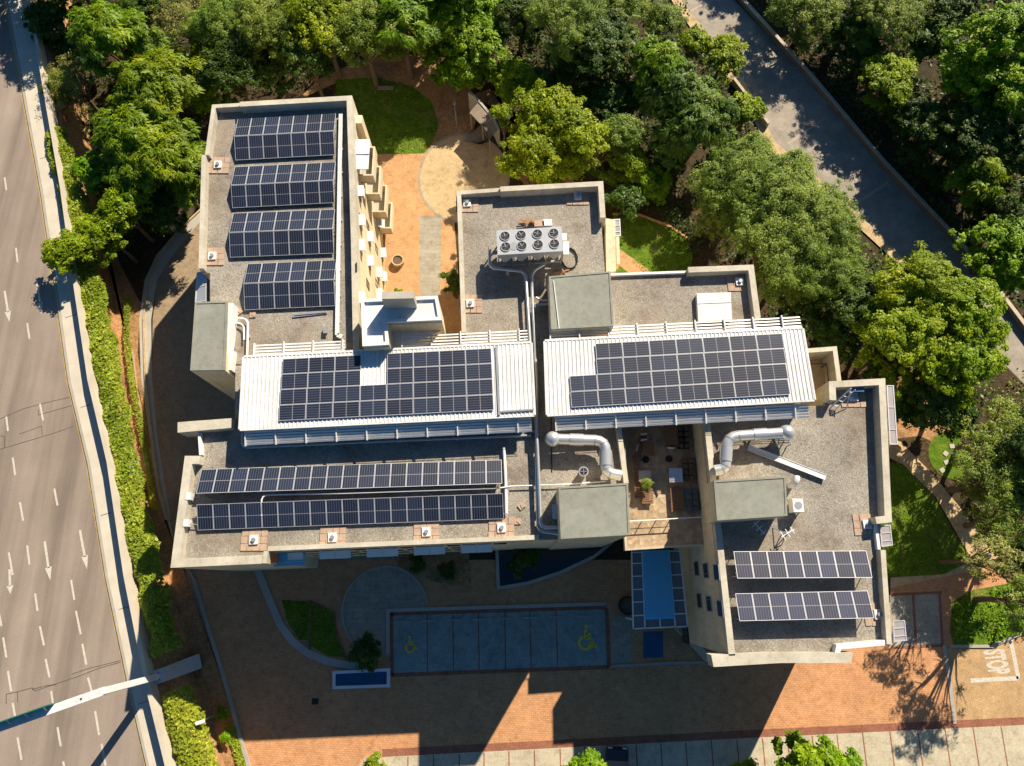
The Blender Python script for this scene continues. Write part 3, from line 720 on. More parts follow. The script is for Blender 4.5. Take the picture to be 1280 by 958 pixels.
for (u, v, lab) in [(273,207,'white vent on pavers by the roadside parapet, between first and second ridge arrays'), (266,321,'white vent on pavers by the roadside parapet, near the polycarbonate awning'),
    (584,255,'white vent on pavers at the corner of the chiller roof nearest the courtyard'), (588,380,'white vent on pavers below the chiller, near the courtyard edge'),
    (722,246,'white vent on pavers by the far parapet of the chiller roof'), (924,353,'white vent on pavers beside the square white skylight'),
    (1066,497,'white vent on pavers near the folding rack on the grey roof'), (1083,656,'white vent on pavers at the parapet facing the lawn'),
    (1097,768,'white vent on pavers at the corner by the striped awning'), (318,675,'white vent on pavers nearest the road end of the front parapet'),
    (416,672,'white vent on pavers, second along the front parapet'), (533,665,'white vent on pavers, third along the front parapet'), (627,660,'white vent on pavers at the inner end of the front parapet')]:
    drain(u, v, lab)
def simple(name, mb, mat, label, cat, group=None): return tag(mb.build(name, mat), label, cat, group)
m = MB(); m.bar(P(366,396,ROOF+.08), P(409,391,ROOF+.08), .16, .06); m.bar(P(368,393.5,ROOF+.15), P(408,389.8,ROOF+.15), .14, .05); simple('loose_planks', m, M_pipe, 'two loose bluish planks lying on the gravel below the shortest ridge array', 'planks')
m = MB(); m.box(P(407,413,ROOF+.15), (.3, .45, .3)); m.box(P(407,413,ROOF+.33), (.36, .5, .06)); simple('junction_box', m, M_greytrim, 'small grey box on the gravel near the white louvre', 'junction box')
for (u, v, lab) in ((241,622,'white inverter box at the end of the upper long solar row'), (238,655,'white inverter box at the end of the darkest solar row')):
    c = P(u, v, ROOF); t = thing('inverter_box', c, lab, 'inverter', 'inverters by the long rows')
    m = MB(); m.box(c+Vector((0,0,.5)), (.34, .5, .6)); m.build('cabinet', M_white, t); m = MB(); m.box(c+Vector((0,0,.1)), (.1,.4,.2)); m.build('stand', M_greytrim, t)
    m = MB(); m.bar(c+Vector((.17,0,.4)), c+Vector((.75,-.1,.35)), .05, .05); m.build('cable_entry', M_greytrim, t)
# skylight
c4 = Ps([(871,367),(913.5,365.5),(915,399.5),(873,402)], ROOF+.5); t = thing('skylight', Vector((c4[0].lerp(c4[2],.5).x, c4[0].lerp(c4[2],.5).y, ROOF)), 'square white box skylight on the brown gravel roof', 'skylight')
m = MB(); xy = [(q.x, q.y) for q in c4]; m.prism(xy, ROOF, ROOF+.46); m.build('upstand', M_white, t)
m = MB(); m.prism(xy, ROOF+.463, ROOF+.5); 
m.bar(c4[0].lerp(c4[3],.37)+Vector((0,0,.02)), c4[1].lerp(c4[2],.37)+Vector((0,0,.02)), .04, .04); m.build('lid', M_whitemetal, t)
# white channel
t = thing('metal_channel', P(985,579,ROOF), 'long white metal channel lying diagonally on the grey gravel', 'metal channel')
m = MB(); a, b = P(935,559.5,ROOF+.25), P(1032,597,ROOF+.25); m.bar(a, b, .42, .06); d = (b-a).normalized(); s = Vector((-d.y, d.x, 0))
m.build('web', M_whitemetal, t)
for k in (-1, 1):
    m = MB(); m.bar(a+s*k*.2+Vector((0,0,.05)), b+s*k*.2+Vector((0,0,.05)), .04, .05); m.build('flange', M_whitemetal, t)
m = MB(); m.bar(P(942,562,ROOF), P(942,562,ROOF+.22), .3, .3); m.bar(P(1026,595,ROOF), P(1026,595,ROOF+.22), .3, .3); m.build('support_block', M_conc, t)
# conical extract fan
c = P(728,592,ROOF); t = thing('extract_fan', c, 'grey conical extract fan standing by the left silver duct', 'extract fan')
m = MB(); m.tube([c, c+Vector((0,0,.2)), c+Vector((0,0,1.0))], [.30,.29,.36], 20); m.build('housing', M_duct, t, smooth=True)
m = MB(); m.cyl(c+Vector((0,0,1.003)), .28, .02, 18); m.build('throat', M_black, t)
m = MB()
for k in range(2):
    a = k*math.pi/2; m.bar(c+Vector((math.cos(a)*.34, math.sin(a)*.34, 1.04)), c-Vector((math.cos(a)*.34, math.sin(a)*.34, -1.04)), .03, .03)
m.build('guard', M_pipe, t)
# AC condenser and gooseneck by right plant room
c = P(990,634,ROOF); t = thing('air_conditioner', c, 'white air conditioner unit against the right green-roofed plant room', 'air conditioner')
m = MB(); m.box(c+Vector((0,0,.75)), (.75, .95, .9)); m.build('case', M_white, t); m = MB(); m.cyl(c+Vector((0,0,1.203)), .28, .02, 16); m.build('fan_grille', M_greytrim, t)
m = MB()
for k in (-.35, .35): m.bar(c+Vector((k,-.55,.3)), c+Vector((k,.55,.3)), .06, .06); m.bar(c+Vector((k,-.5,0)), c+Vector((k,-.5,.3)), .06, .06); m.bar(c+Vector((k,.5,0)), c+Vector((k,.5,.3)), .06, .06)
m.build('stand', M_greytrim, t)
c = P(987,607,ROOF); t = thing('gooseneck_vent', c, 'white gooseneck vent pipe beside the right green-roofed plant room', 'vent pipe')
m = MB(); m.tube([c, c+Vector((0,0,.7)), c+Vector((.05,.1,.95)), c+Vector((.15,.3,1.05)), c+Vector((.2,.5,1.0))], .24, 16); m.build('elbow', M_white, t, smooth=True)
m = MB(); m.tube([c+Vector((.2,.5,1.0)), c+Vector((.205,.515,.995))], .2, 14); m.build('opening', M_black, t)
# antennas
def antenna(u, v, h, label, n=4, rz=.4, tripod=False):
    c = P(u, v, ROOF); t = thing('roof_antenna', c, label, 'antenna', 'antennas and racks on the grey roof')
    m = MB(); m.tube([c, c+Vector((0,0,h))], .035, 8); m.build('mast', M_pipe, t)
    m = MB(); d = Vector((math.cos(rz), math.sin(rz), 0)); s = Vector((-d.y, d.x, 0)); top = c+Vector((0,0,h))
    m.bar(top-d*.55, top+d*.55, .05, .05)
    for k in range(n): q = top+d*(-.4+.8*k/max(1,n-1)); m.bar(q-s*(.36-.05*k), q+s*(.36-.05*k), .05, .035)
    m.build('aerial_rods', M_white, t)
    if tripod:
        m = MB()
        for k in range(3): a = k*2.1+.4; m.bar(c+Vector((math.cos(a)*.8, math.sin(a)*.8, 0)), c+Vector((0,0,h*.8)), .05, .05)
        m.build('tripod_legs', M_greytrim, t)
antenna(943,662,1.1,'white aerial standing in the shade behind the right green-roofed plant room', 3, -.9)
antenna(977,668,1.2,'thin aerial with dark rods beside the air conditioner stand', 3, .5, True)
c = P(1045,502,ROOF); t = thing('folding_rack', c, 'white folding rack leaning at the parapet corner of the grey roof', 'folding rack')
m = MB(); m.bar(c+Vector((-.6,-.6,0)), c+Vector((.5,.6,1.6)), .1, .06); m.bar(c+Vector((-.2,-.7,0)), c+Vector((.8,.5,1.6)), .06, .06); m.build('side_rail', M_white, t)
m = MB()
for k in range(4): f_ = .2+k*.22; m.bar((c+Vector((-.6,-.6,0))).lerp(c+Vector((.5,.6,1.6)), f_), (c+Vector((-.2,-.7,0))).lerp(c+Vector((.8,.5,1.6)), f_), .05, .04)
m.bar(c+Vector((.7,-.6,0)), c+Vector((.5,.6,1.6)), .05, .05); m.build('rung', M_white, t)
# blue bin in the corner
c = P(1066,486,ROOF); m = MB(); m.tube([c, c+Vector((0,0,.7))], [.5,.58], 4); m.tube([c+Vector((0,0,.7)), c+Vector((0,0,.78))], [.64,.64], 4); simple('storage_tub', m, M_fabric_blue, 'blue plastic tub in the shaded parapet corner', 'tub')
# ladder rack by right duct
c = P(975,552,ROOF); m = MB()
for k in (-.45, .45): m.bar(c+Vector((k,.3,0)), c+Vector((k,.3,.9)), .06, .06); m.bar(c+Vector((k,-.4,0)), c+Vector((k,-.4,.9)), .06, .06); m.bar(c+Vector((k,-.4,.9)), c+Vector((k,.3,.9)), .06, .06)
for k in range(4): m.bar(c+Vector((-.45,.3-.2*k,.9)), c+Vector((.45,.3-.2*k,.9)), .04, .04)
simple('duct_trestle', m, M_greytrim, 'grey trestle under the round end of the right silver duct', 'trestle')
# coil of cable by chiller
m = MB(); cc_ = P(712,324,ROOF+.06); pts = []
for k in range(60):
    a = k*.5; rr = .9+.05*math.sin(k*1.7); pts.append(cc_+Vector((math.cos(a)*rr*.7, math.sin(a)*rr, .002*k)))
m.tube(pts, .035, 6); simple('cable_coil', m, M_black, 'loose coil of black cable beside the chiller cabinet', 'cable coil')
for (u, v, n, lab) in ((661,278,9,'untidy pile of rusty timber behind the chiller'), (700,340,4,'few orange boards lying between chiller and plant room')):
    m = MB()
    for k in range(n): c = P(u, v, ROOF+.06+.05*k); a = rng.uniform(0, 3.1); d = Vector((math.cos(a), math.sin(a)*.5, 0))*rng.uniform(.4, .9); m.bar(c-d, c+d, .09, .05)
    simple('timber_scraps', m, plain('rusty_timber_%d' % n, (.38,.20,.11), .9, var=.3, scale=4), lab, 'timber scraps', 'timber scraps near the chiller')
for i, (u, v, lab) in enumerate(((684,279,'small white box on the gravel behind the chiller'),(674,280,'small tan box beside the white one behind the chiller'))):
    m = MB(); m.box(P(u,v,ROOF+.25), (.75,.42,.5), .05); m.box(P(u,v,ROOF+.52), (.8,.47,.05), .05); simple('equipment_box', m, M_white if i == 0 else M_terracotta, lab, 'equipment box')
m = MB(); m.box(P(694.5,640,ROOF+.45), (.42,.95,.9)); m.box(P(694.5,640,ROOF+.93), (.5,1.05,.06)); simple('blue_cabinet', m, M_pipe, 'pale blue cabinet beside the front green-roofed plant room', 'cabinet')
for i, (u, v, lab) in enumerate(((652,633,'loose tan slab lying on gravel by the pipes, away from parapet'),(647,652,'loose tan slab lying on gravel nearest the front parapet'),(299,390,'loose tan slab beside the roadside stair tower'),(316,394,'loose tan slab below the shortest ridge array'))):
    m = MB(); m.box(P(u,v,ROOF+.06), (.48,.42,.09), rng.uniform(0,1)); m.box(P(u,v,ROOF+.13)+Vector((.1,.05,0)), (.3,.3,.04), rng.uniform(0,1)); simple('loose_slab', m, M_terracotta, lab, 'paving slab', 'loose slabs on the gravel')
# ------------------------------------------------------------------ TERRACE FURNITURE
M_slat = plain('brown_slats', (.20, .11, .06), .8, var=.2, scale=4)
def table(u, v, w, d, mat, label, h=.74):
    c = P(u, v, TER); t = thing('terrace_table', c, label, 'table', 'tables on the sunken terrace')
    m = MB(); m.box(c+Vector((0,0,h)), (w, d, .06)); m.build('table_top', mat, t)
    for sx in (-1, 1):
        for sy in (-1, 1): m = MB(); m.bar(c+Vector((sx*(w/2-.08), sy*(d/2-.08), 0)), c+Vector((sx*(w/2-.08), sy*(d/2-.08), h-.03)), .06, .06); m.build('leg', M_dark, t)
def chair(u, v, rz, label):
    c = P(u, v, TER); t = thing('terrace_chair', c, label, 'chair', 'chairs on the sunken terrace', rz)
    m = MB(); m.box((0,0,.45), (.48,.48,.05)); q = m.build('seat', M_slat, local=True); q.parent = t
    m = MB(); m.box((0,.23,.75), (.48,.05,.5)); q = m.build('backrest', M_white, local=True); q.parent = t
    for sx in (-1, 1):
        for sy in (-1, 1): m = MB(); m.box((sx*.2,sy*.2,.22), (.05,.05,.44)); q = m.build('leg', M_dark, local=True); q.parent = t
table(804,597,.95,.85,M_conc,'pale square terrace table above the potted shrub'); table(842,596,1.05,1.1,M_pipe,'blue-grey square terrace table nearest the facade')
table(837,546,1.0,1.7,M_slat,'brown slatted terrace table deepest in the roof shadow'); table(809,563,.8,1.0,M_slat,'brown terrace table beside the white-backed chairs')
chair(803,549,.1,'white-backed chair, farther from the rail of the two by the table'); chair(803,556,.1,'white-backed chair, nearer the rail of the two by the table')
chair(798,563,1.4,'white-backed chair turned sideways at the parapet'); chair(836,559,3.0,'white-backed chair at the end of the darkest slatted table')
for (u, v, nx, ny, mat, lab) in ((864,626,2,4,M_fabric_blue,'block of dark blue planter boxes along the cream facade'),(859,588,2,4,M_slat,'block of brown planter boxes beside the blue-grey table'),(853,548,2,4,M_dark,'block of black planter boxes in the deepest shade')):
    c = P(u, v, TER); t = thing('planter_block', c, lab, 'planter', 'planter blocks on the terrace')
    for i in range(nx):
        for j in range(ny):
            m = MB(); p = c+Vector(((i-(nx-1)/2)*.46, (j-(ny-1)/2)*.46, .22)); m.box(p, (.40,.40,.44)); q = m.build('planter_box', mat, t)
            m = MB(); m.box(p+Vector((0,0,.225)), (.32,.32,.02)); m.build('planter_soil', M_bark, q)
for (u, v, w, d, lab) in ((845,625,1.0,1.9,'long brown slatted bench mat beside the blue planter boxes'),(808,621,.9,1.2,'brown slatted bench mat by the potted shrub'),(795,597,.45,3.4,'narrow brown slatted bench along the terrace wall')):
    c = P(u, v, TER); t = thing('slatted_bench', c, lab, 'bench', 'slatted benches on the terrace'); m = MB(); k = int(d/.16)
    for i in range(k): m.box(c+Vector((0, -d/2+(i+.5)*d/k, .4)), (w, d/k*.8, .04))
    m.build('seat', M_slat, t)
    for sy in (-1, 1): m = MB(); m.box(c+Vector((0, sy*(d/2-.15), .19)), (w*.8, .08, .38)); m.build('leg', M_dark, t)
for (u, v, lab) in ((807,575,'black round pedestal on the terrace, nearer the parapet'),(836,574,'black round pedestal on the terrace, nearer the facade')):
    m = MB(); c = P(u, v, TER); m.tube([c, c+Vector((0,0,.1)), c+Vector((0,0,.12)), c+Vector((0,0,.9))], [.28,.28,.05,.05], 14); simple('parasol_base', m, M_black, lab, 'parasol base', 'parasol bases on the terrace')
# =================================================================== GROUND, ROADS, PAVING
g = MB(); g.poly([Vector(p) for p in ((-260,-220,0),(260,-220,0),(260,300,0),(-260,300,0))]); tag(g.build('ground', M_litter), kind='structure')
RZ = 4.0      # the road runs on a bank above the garden
def S(name, px, z, mat): return sheet(name, Ps(px, RZ if z > RZ-.5 else 0), z, mat)
EDGE = [(-22,-150),(6,0),(24,92),(51,240),(67,347),(86,479),(110,580),(132,719),(160,853),(184,958),(216,1090)]
def off(pts, d): return [(u+d, v) for u, v in pts]
far = [(-900,1090),(-900,-150)]
S('road', EDGE + far, RZ+.010, M_road)
def strip(name, px, w, z0, z1, mat, side=0, kind='structure', parent=None):
    b = MB(); b.ribbon([(q.x, q.y) for q in Ps(px, RZ if z1 > RZ-.5 else 0)], w, z0, z1, side); o = b.build(name, mat, parent)
    if kind: o['kind'] = kind
    return o
strip('yellow_edge_line', off(EDGE, -1.5), .16, RZ+.010, RZ+.016, M_yellow_worn)
strip('kerb', off(EDGE, 1.8), .20, RZ, RZ+.14, M_kerb)
walk = off(EDGE, 3.6) + [(252,1090),(219,958),(193,853),(166,719),(145,580),(121,479),(101,347),(85,240),(59,92),(42,0),(13,-150)][0:]
S('pavement', walk, RZ+.135, M_pave)
# pavement joints are real gaps: thin dark strips just above
for (u, v) in ((29,110),(47,200),(79,398),(98,510),(123,645),(146,762),(170,880)):
    strip('pavement_joint', [(u+4,v),(u+17,v-4)], .05, RZ+.135, RZ+.139, M_dark)
# painted marks
def mark(name, quads, mat=M_roadwhite, z=.016):
    b = MB()
    for q in quads: b.poly([Vector((p.x, p.y, z)) for p in Ps(q)])
    o = b.build(name, mat); o['kind'] = 'structure'; return o
dashes = [((6,222),(8,238)),((20,310),(22,328)),((34,404),(37,424)),((50,505),(54,526)),((68,611),(72,632)),((89,725),(93,750)),((95,764),(101,793)),((103,805),(108,831)),((110,847),(116,869)),((119,889),(124,919)),((127,930),(132,957)),
 ((8,521),(10,539)),((16,572),(19,594)),((25,628),(29,651)),((34,682),(37,706)),((11,691),(16,719)),((44,742),(47,764)),((50,783),(55,807)),((57,824),(62,847)),((64,864),(67,884)),((72,909),(76,933)),((79,952),(83,972)),
 ((-1,768),(2,783)),((4,797),(8,822)),((10,839),(14,864)),((16,879),(20,902)),((22,922),(27,950)),((-7,455),(-5,470))]
for (a, c) in dashes:
    strip('lane_dash', [a, c], .16, RZ+.010, RZ+.016, M_roadwhite)
def arrow(u, v, u2, v2):
    a, b_ = P(u, v, RZ), P(u2, v2, RZ); d = (b_-a); L = d.length; d = d/L; s = Vector((-d.y, d.x, 0)); z = Vector((0,0,.016)); m = MB()
    m.poly([a-s*.10+z, a+s*.10+z, a+d*L*.68+s*.10+z, a+d*L*.68-s*.10+z]); m.poly([a+d*L*.66+s*.28+z, a+d*L*.66-s*.28+z, b_+z]); o = m.build('lane_arrow', M_roadwhite); o['kind'] = 'structure'
for q in ((6,364,12,403),(46,351,52,393),(56,677,63,726),(100,663,109,712),(12,712,13,743)): arrow(*q)
M_seal = plain('bitumen_seal', (.10,.085,.07), .8, var=.3)
# detector loop cuts sealed with bitumen
for px in ([(0,524),(30,511),(60,503),(91,496)],[(0,562),(40,550),(70,541),(92,533)],[(48,512),(48,519),(91,507)],[(24,543),(52,533),(53,545)],[(0,545),(6,546),(6,560)],
           [(40,862),(60,857),(70,856)],[(8,880),(8,868),(22,865),(22,878)],[(22,865),(40,860),(44,864),(100,845),(125,835),(151,828)],[(90,843),(110,836),(151,826)]):
    strip('bitumen_joint', px, .06, RZ+.010, RZ+.0145, M_seal)
# bare orange soil
S('soil', [(105,170),(96,262),(118,420),(150,560),(185,700),(215,830),(262,1010),(330,1010),(300,915),(236,730),(205,650),(185,540),(172,440),(176,380),(150,330),(120,240),(100,180)], .004, M_soil)
S('soil', [(372,125),(400,98),(450,76),(500,66),(545,74),(580,100),(600,130),(590,170),(560,200),(520,200),(440,100),(420,104)], .004, M_soil)
S('soil', [(585,120),(612,112),(640,150),(636,200),(660,240),(700,235),(760,200),(745,170),(700,190),(650,150)], .004, M_soil)
S('soil', [(1108,440),(1160,470),(1210,500),(1215,545),(1180,560),(1150,545),(1108,550)], .004, M_soil)
S('leaf_litter', [(1200,500),(1290,470),(1290,700),(1240,690),(1205,640),(1190,600)], .006, M_litter)
S('soil', [(1210,760),(1290,700),(1290,730)], .004, M_soil)
# building's own roads and paving
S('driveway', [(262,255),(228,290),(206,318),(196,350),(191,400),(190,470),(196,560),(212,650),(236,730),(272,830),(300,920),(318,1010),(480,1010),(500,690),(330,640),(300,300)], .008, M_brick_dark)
S('brick_forecourt', [(250,735),(276,830),(303,918),(330,1010),(1330,1010),(1330,690),(1113,735),(1113,800),(900,700),(330,700),(330,640),(230,640)], .014, M_brick)
strip('kerb', [(243,725),(268,806),(285,862),(299,915),(312,958),(326,1010)], .30, 0, .22, M_kerb)
S('parking_bays', [(478,945),(640,936.5),(960,920),(1330,900),(1330,1040),(486,1040)], .020, M_bay)
S('planting_island', [(447,962),(456,950),(470,945),(475,950),(482,1010),(440,1010)], .05, M_soil)
strip('kerb', [(440,1010),(447,962),(456,950),(470,945),(475,950),(482,1010)], .22, 0, .15, M_conc)
strip('red_brick_band', [(478,941.5),(640,933),(960,916.5),(1192,905.5),(1330,899)], .60, .014, .024, M_redband)
for (u, v) in ((510,942),(542,940),(574,938.5),(605,937),(636,935),(668,933.5),(700,932),(731,930),(763,928.5),(795,927),(826,925.5),(857,924),(889,922),(921,920.5),(953,919),(984,917.5),(1015,916),(1046,914),(1078,912),(1112,910.5),(1147,909),(1181,907),(1216,905.5),(1251,904)):
    strip('bay_divider', [(u, v+4), (u+(u-560)*.022, v+95)], .10, .020, .026, M_redband)
S('bay_strip', [(488,767),(757,759),(761,835),(489,845)], .030, M_bay_shade)
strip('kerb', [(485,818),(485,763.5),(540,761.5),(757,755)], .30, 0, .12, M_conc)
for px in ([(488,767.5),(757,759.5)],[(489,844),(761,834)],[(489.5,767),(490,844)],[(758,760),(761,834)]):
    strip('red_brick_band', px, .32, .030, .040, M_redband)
for u0, u1 in ((534,534.5),(566,567),(598,599),(631,632),(662,664),(695,697)):
    strip('bay_divider', [(u0,766-(u0-488)*.03),(u1,842-(u0-488)*.03)], .10, .030, .036, M_redband)
for k in range(9):
    u = 504+k*31.7+(0 if k < 7 else 4)
    if u < 750: strip('wheel_stop', [(u-9, 778-(u-488)*.03),(u+9, 777.5-(u-488)*.03)], .14, 0, .12, M_kerb)
# wheelchair symbols
def wheelchair(u, v, s, rot, flip=1):
    c = P(u, v); m = MB(); z = .0395
    def T(x, y): x *= flip; a = rot; return (c.x + s*(x*math.cos(a)-y*math.sin(a)), c.y + s*(x*math.sin(a)+y*math.cos(a)))
    def seg(a, b, w):
        m.ribbon([T(*a), T(*b)], w*s, z-.004, z, 0)
    for k in range(18):
        a0 = math.radians(120+k*14); a1 = math.radians(120+(k+1)*14); seg((math.cos(a0)*.42, math.sin(a0)*.42-.25), (math.cos(a1)*.42, math.sin(a1)*.42-.25), .19)
    seg((-.05,.62),(0,.05),.22); seg((0,.05),(.42,.05),.19); seg((.42,.05),(.62,-.42),.19); seg((.62,-.42),(.82,-.34),.17); seg((-.02,.38),(.34,.34),.16)
    m.poly([Vector((*T(-.05+.13*math.cos(k*.628), .82+.13*math.sin(k*.628)), z)) for k in range(10)])
    o = m.build('wheelchair_symbol', M_yellow); o['kind'] = 'structure'
wheelchair(512.5,807,.85,.05); wheelchair(732,799,1.25,-.15)
m = MB(); m.box(P(394,877,.03), (.55,.5,.03)); tag(m.build('drain_cover', M_dark), kind='structure')
# plaza circle, kerbs, lawn wedges
def circle(u, v, r, n=40, sq=1.0): c = P(u, v); return [Vector((c.x+math.cos(k*2*math.pi/n)*r, c.y+math.sin(k*2*math.pi/n)*r*sq, 0)) for k in range(n)]
sheet('front_plaza', circle(481,763,3.65), .022, M_greypav)
b = MB(); b.ribbon([(p.x, p.y) for p in (circle(481,763,3.65)*2)[1:31]], .2, .0, .10, -1); tag(b.build('kerb', M_kerb), kind='structure')
strip('kerb', [(321,708),(334,742),(350,780),(366,802),(384,816),(408,826),(437,832),(470,831)], .62, 0, .16, M_conc)
S('lawn', [(352,750),(386,752),(386,800),(374,800),(360,778)], .026, M_lawn); S('lawn', [(389,752),(416,766),(420,790),(432,822),(410,820),(389,808)], .026, M_lawn)
strip('brick_edging', [(387.5,751),(387.5,812)], .2, 0, .08, M_redband); strip('brick_edging', [(388,751),(417,765),(421,790),(433,824)], .16, 0, .08, M_redband)
S('planting_bed', [(490,690),(586,690),(590,735),(545,728),(500,712)], .026, M_soil)
b = MB(); px = [(623,686),(757,682),(742,694),(700,714),(660,727),(625,733)]
S('pond', px, .10, M_water); b.ribbon([(p.x, p.y) for p in Ps(px)], .28, 0, .30, 1, closed=True); tag(b.build('pond_kerb', M_conc), kind='structure')
S('entrance_path', [(764,770),(788,770),(790,828),(764,832)], .020, M_greypav); S('entrance_mat', [(804,790),(829,789),(829,822),(804,823)], .020, M_tank)
strip('kerb', [(764,833),(840,829),(880,828)], .22, 0, .10, M_kerb)
# courtyard north
S('courtyard_paving', [(440,193),(530,192),(560,180),(580,430),(440,440)], .008, M_orangepav)
S('grey_path', [(524,270),(552,270),(549,430),(526,430)], .014, M_greypav)
sheet('courtyard_plaza', circle(580,222,4.6,48,1.12), .018, M_tanpav)
b = MB(); b.ribbon([(p.x, p.y) for p in circle(580,222,4.6,48,1.12)], .22, .0, .025, -1, closed=True); tag(b.build('plaza_edging', M_greypav), kind='structure')
S('lawn', [(420,100),(470,97),(515,108),(540,128),(548,155),(540,180),(530,192),(420,194)], .020, M_lawn)
S('lawn', [(768,268),(800,270),(835,285),(858,300),(866,318),(862,350),(820,350),(775,312)], .020, M_lawn); S('lawn', [(766,324),(790,340),(766,345)], .020, M_lawn)
S('garden_path', [(766,306),(778,314),(822,346),(800,352),(766,326)], .024, M_orangepav)
S('lawn', [(700,200),(745,222),(775,240),(770,226),(720,196)], .020, M_lawn)
strip('brick_edging', [(766,268),(800,269),(838,284),(862,300)], .22, 0, .12, M_orangepav)
S('garden_path', [(1108,548),(1125,552),(1165,592),(1198,632),(1240,690),(1290,690),(1290,722),(1230,716),(1190,740),(1113,742),(1113,722),(1180,718),(1215,700),(1170,622),(1130,582),(1108,570)], .012, M_tanpav)
S('lawn', [(1100,575),(1130,582),(1168,622),(1206,690),(1212,702),(1180,718),(1104,722)], .020, M_lawn)
S('lawn', [(1190,752),(1215,738),(1290,724),(1290,788),(1262,796),(1240,806),(1192,806),(1187,790)], .022, M_lawn)
strip('kerb', [(1188,808),(1240,808),(1262,797),(1290,788)], .24, 0, .14, M_kerb)
sheet('garden_circle', circle(1186,570,1.9,24,1.15), .024, M_lawn)
for (u, v) in ((1190,558),(1182,567),(1193,568),(1183,578),(1178,588)): m = MB(); m.box(P(u,v,.05), (.45,.4,.08), rng.random()); tag(m.build('stepping_stone', M_conc), kind='structure')
S('side_parking', [(1112,744),(1176,741),(1180,806),(1114,810)], .024, M_greypav)
for px in ([(1113,743.5),(1177,740.5)],[(1141,743),(1145,807)],[(1174,742),(1178,806)],[(1114,810),(1180,807)]): strip('red_brick_band', px, .22, .024, .034, M_redband)
S('stop_lane', [(1180,809),(1300,800),(1330,800),(1330,896),(1193,904)], .020, M_stoppav)
strip('kerb', [(1180,806),(1187,855),(1193,905)], .30, 0, .08, M_kerb)
for px in ([(1213,851),(1273,848)],[(1273,849),(1263,800)]): strip('stop_line', px, .35, .020, .027, M_roadwhite)
cu = bpy.data.curves.new('stop_word', 'FONT'); cu.body = 'STOP'; cu.size = 1.0; cu.offset = .045; cu.align_x = 'CENTER'; cu.align_y = 'CENTER'
tmp = bpy.data.objects.new('stop_tmp', cu); col.objects.link(tmp); bpy.context.view_layer.update()
me = bpy.data.meshes.new_from_object(tmp.evaluated_get(bpy.context.evaluated_depsgraph_get())); bpy.data.objects.remove(tmp)
me.materials.clear(); me.materials.append(M_roadwhite)
V = np.empty(len(me.vertices)*3); me.vertices.foreach_get('co', V); V = V.reshape(-1, 3)
w0 = V[:, 0].max()-V[:, 0].min(); h0 = V[:, 1].max()-V[:, 1].min(); tc, tb, tl_ = P(1244,827.5), P(1240,812.5), P(1240,843)
V[:, 0] *= (tb-tl_).length/w0; V[:, 1] *= 1.95/h0; me.vertices.foreach_set('co', V.ravel()); me.update()
o = bpy.data.objects.new('stop_word', me); col.objects.link(o); o['kind'] = 'structure'; o.location = (tc.x, tc.y, .027); o.rotation_euler = (0, 0, R(-90+5))
M_joint = plain('pinkish_joint', (.46,.37,.31), .85, var=.15)
# western garden walk
S('garden_path', [(250,262),(222,288),(196,318),(181,350),(174,400),(176,470),(186,540),(196,610),(206,650),(214,650),(205,600),(196,540),(190,470),(189,400),(196,352),(214,322),(240,290),(258,268)], .022, M_conc)
strip('kerb', [(252,262),(224,288),(200,318),(186,350),(180,400),(182,470),(190,540),(200,610),(222,690),(243,725)], .16, 0, .16, M_tanpav)
strip('brick_edging', [(166,440),(171,480),(178,530),(186,580),(194,625)], .12, 0, .1, M_terracotta)
# side street in the upper right
S('side_street', [(820,-60),(846,0),(890,60),(930,112),(966,182),(1010,218),(1085,285),(1140,335),(1200,400),(1300,500),(1300,430),(1215,325),(1100,205),(1010,98),(918,0),(870,-60)], .010, M_street)
S('pavement', [(838,0),(884,66),(924,116),(958,184),(1004,224),(1080,292),(1132,340),(1200,410),(1194,400),(1140,336),(1088,283),(1012,214),(968,178),(934,108),(894,56),(850,0)], .12, M_tanpav)
for a, b_ in (((856,18),(886,2)),((985,180),(1032,147)),((1065,258),(1110,228)),((1168,318),(1190,302))): strip('street_joint', [a, b_], .28, .010, .016, M_joint)

# =================================================================== WALLS, GANTRY, STREET FURNITURE
def wallthing(name, px, w, h, mat, label, cat, side=0, cap=None):
    zb = RZ if name == 'roadside_wall' else 0
    b = MB(); b.ribbon([(q.x, q.y) for q in Ps(px, zb)], w, zb, zb+h, side); o = b.build(name, mat); tag(o, label, cat)
    if cap: c = MB(); c.ribbon([(q.x, q.y) for q in Ps(px)], w+.08, h+.002, h+.08, side); c.build('coping', cap, o)
    return o
bank_l = [(13,-150),(42,0),(59,92),(85,240),(101,347),(121,479),(145,580),(166,719),(193,853),(219,958),(252,1090)]
bank_r = [(60,-150),(90,0),(104,92),(122,240),(138,347),(156,479),(173,580),(210,719),(246,853),(282,958),(320,1090)]
m = MB(); A_ = Ps(bank_l, RZ-.02); B_ = Ps(bank_r, 0.003)
for i in range(len(A_)-1):
    for t0, t1, z0, z1 in ((0,.35,RZ,RZ-.25),(.35,.75,RZ-.25,1.6),(.75,1,1.6,0)):
        q = [A_[i].lerp(B_[i], t0), A_[i+1].lerp(B_[i+1], t0), A_[i+1].lerp(B_[i+1], t1), A_[i].lerp(B_[i], t1)]
        for k_, z_ in zip(q, (z0, z0, z1, z1)): k_.z = z_
        m.quad(*q)
        if t1 < 1: pass
tag(m.build('road_bank', M_soil), kind='structure')
m = MB(); m.ribbon([(p.x, p.y) for p in A_], .3, 0, RZ-.05, 0); tag(m.build('road_edge_foundation', M_kerb), kind='structure')
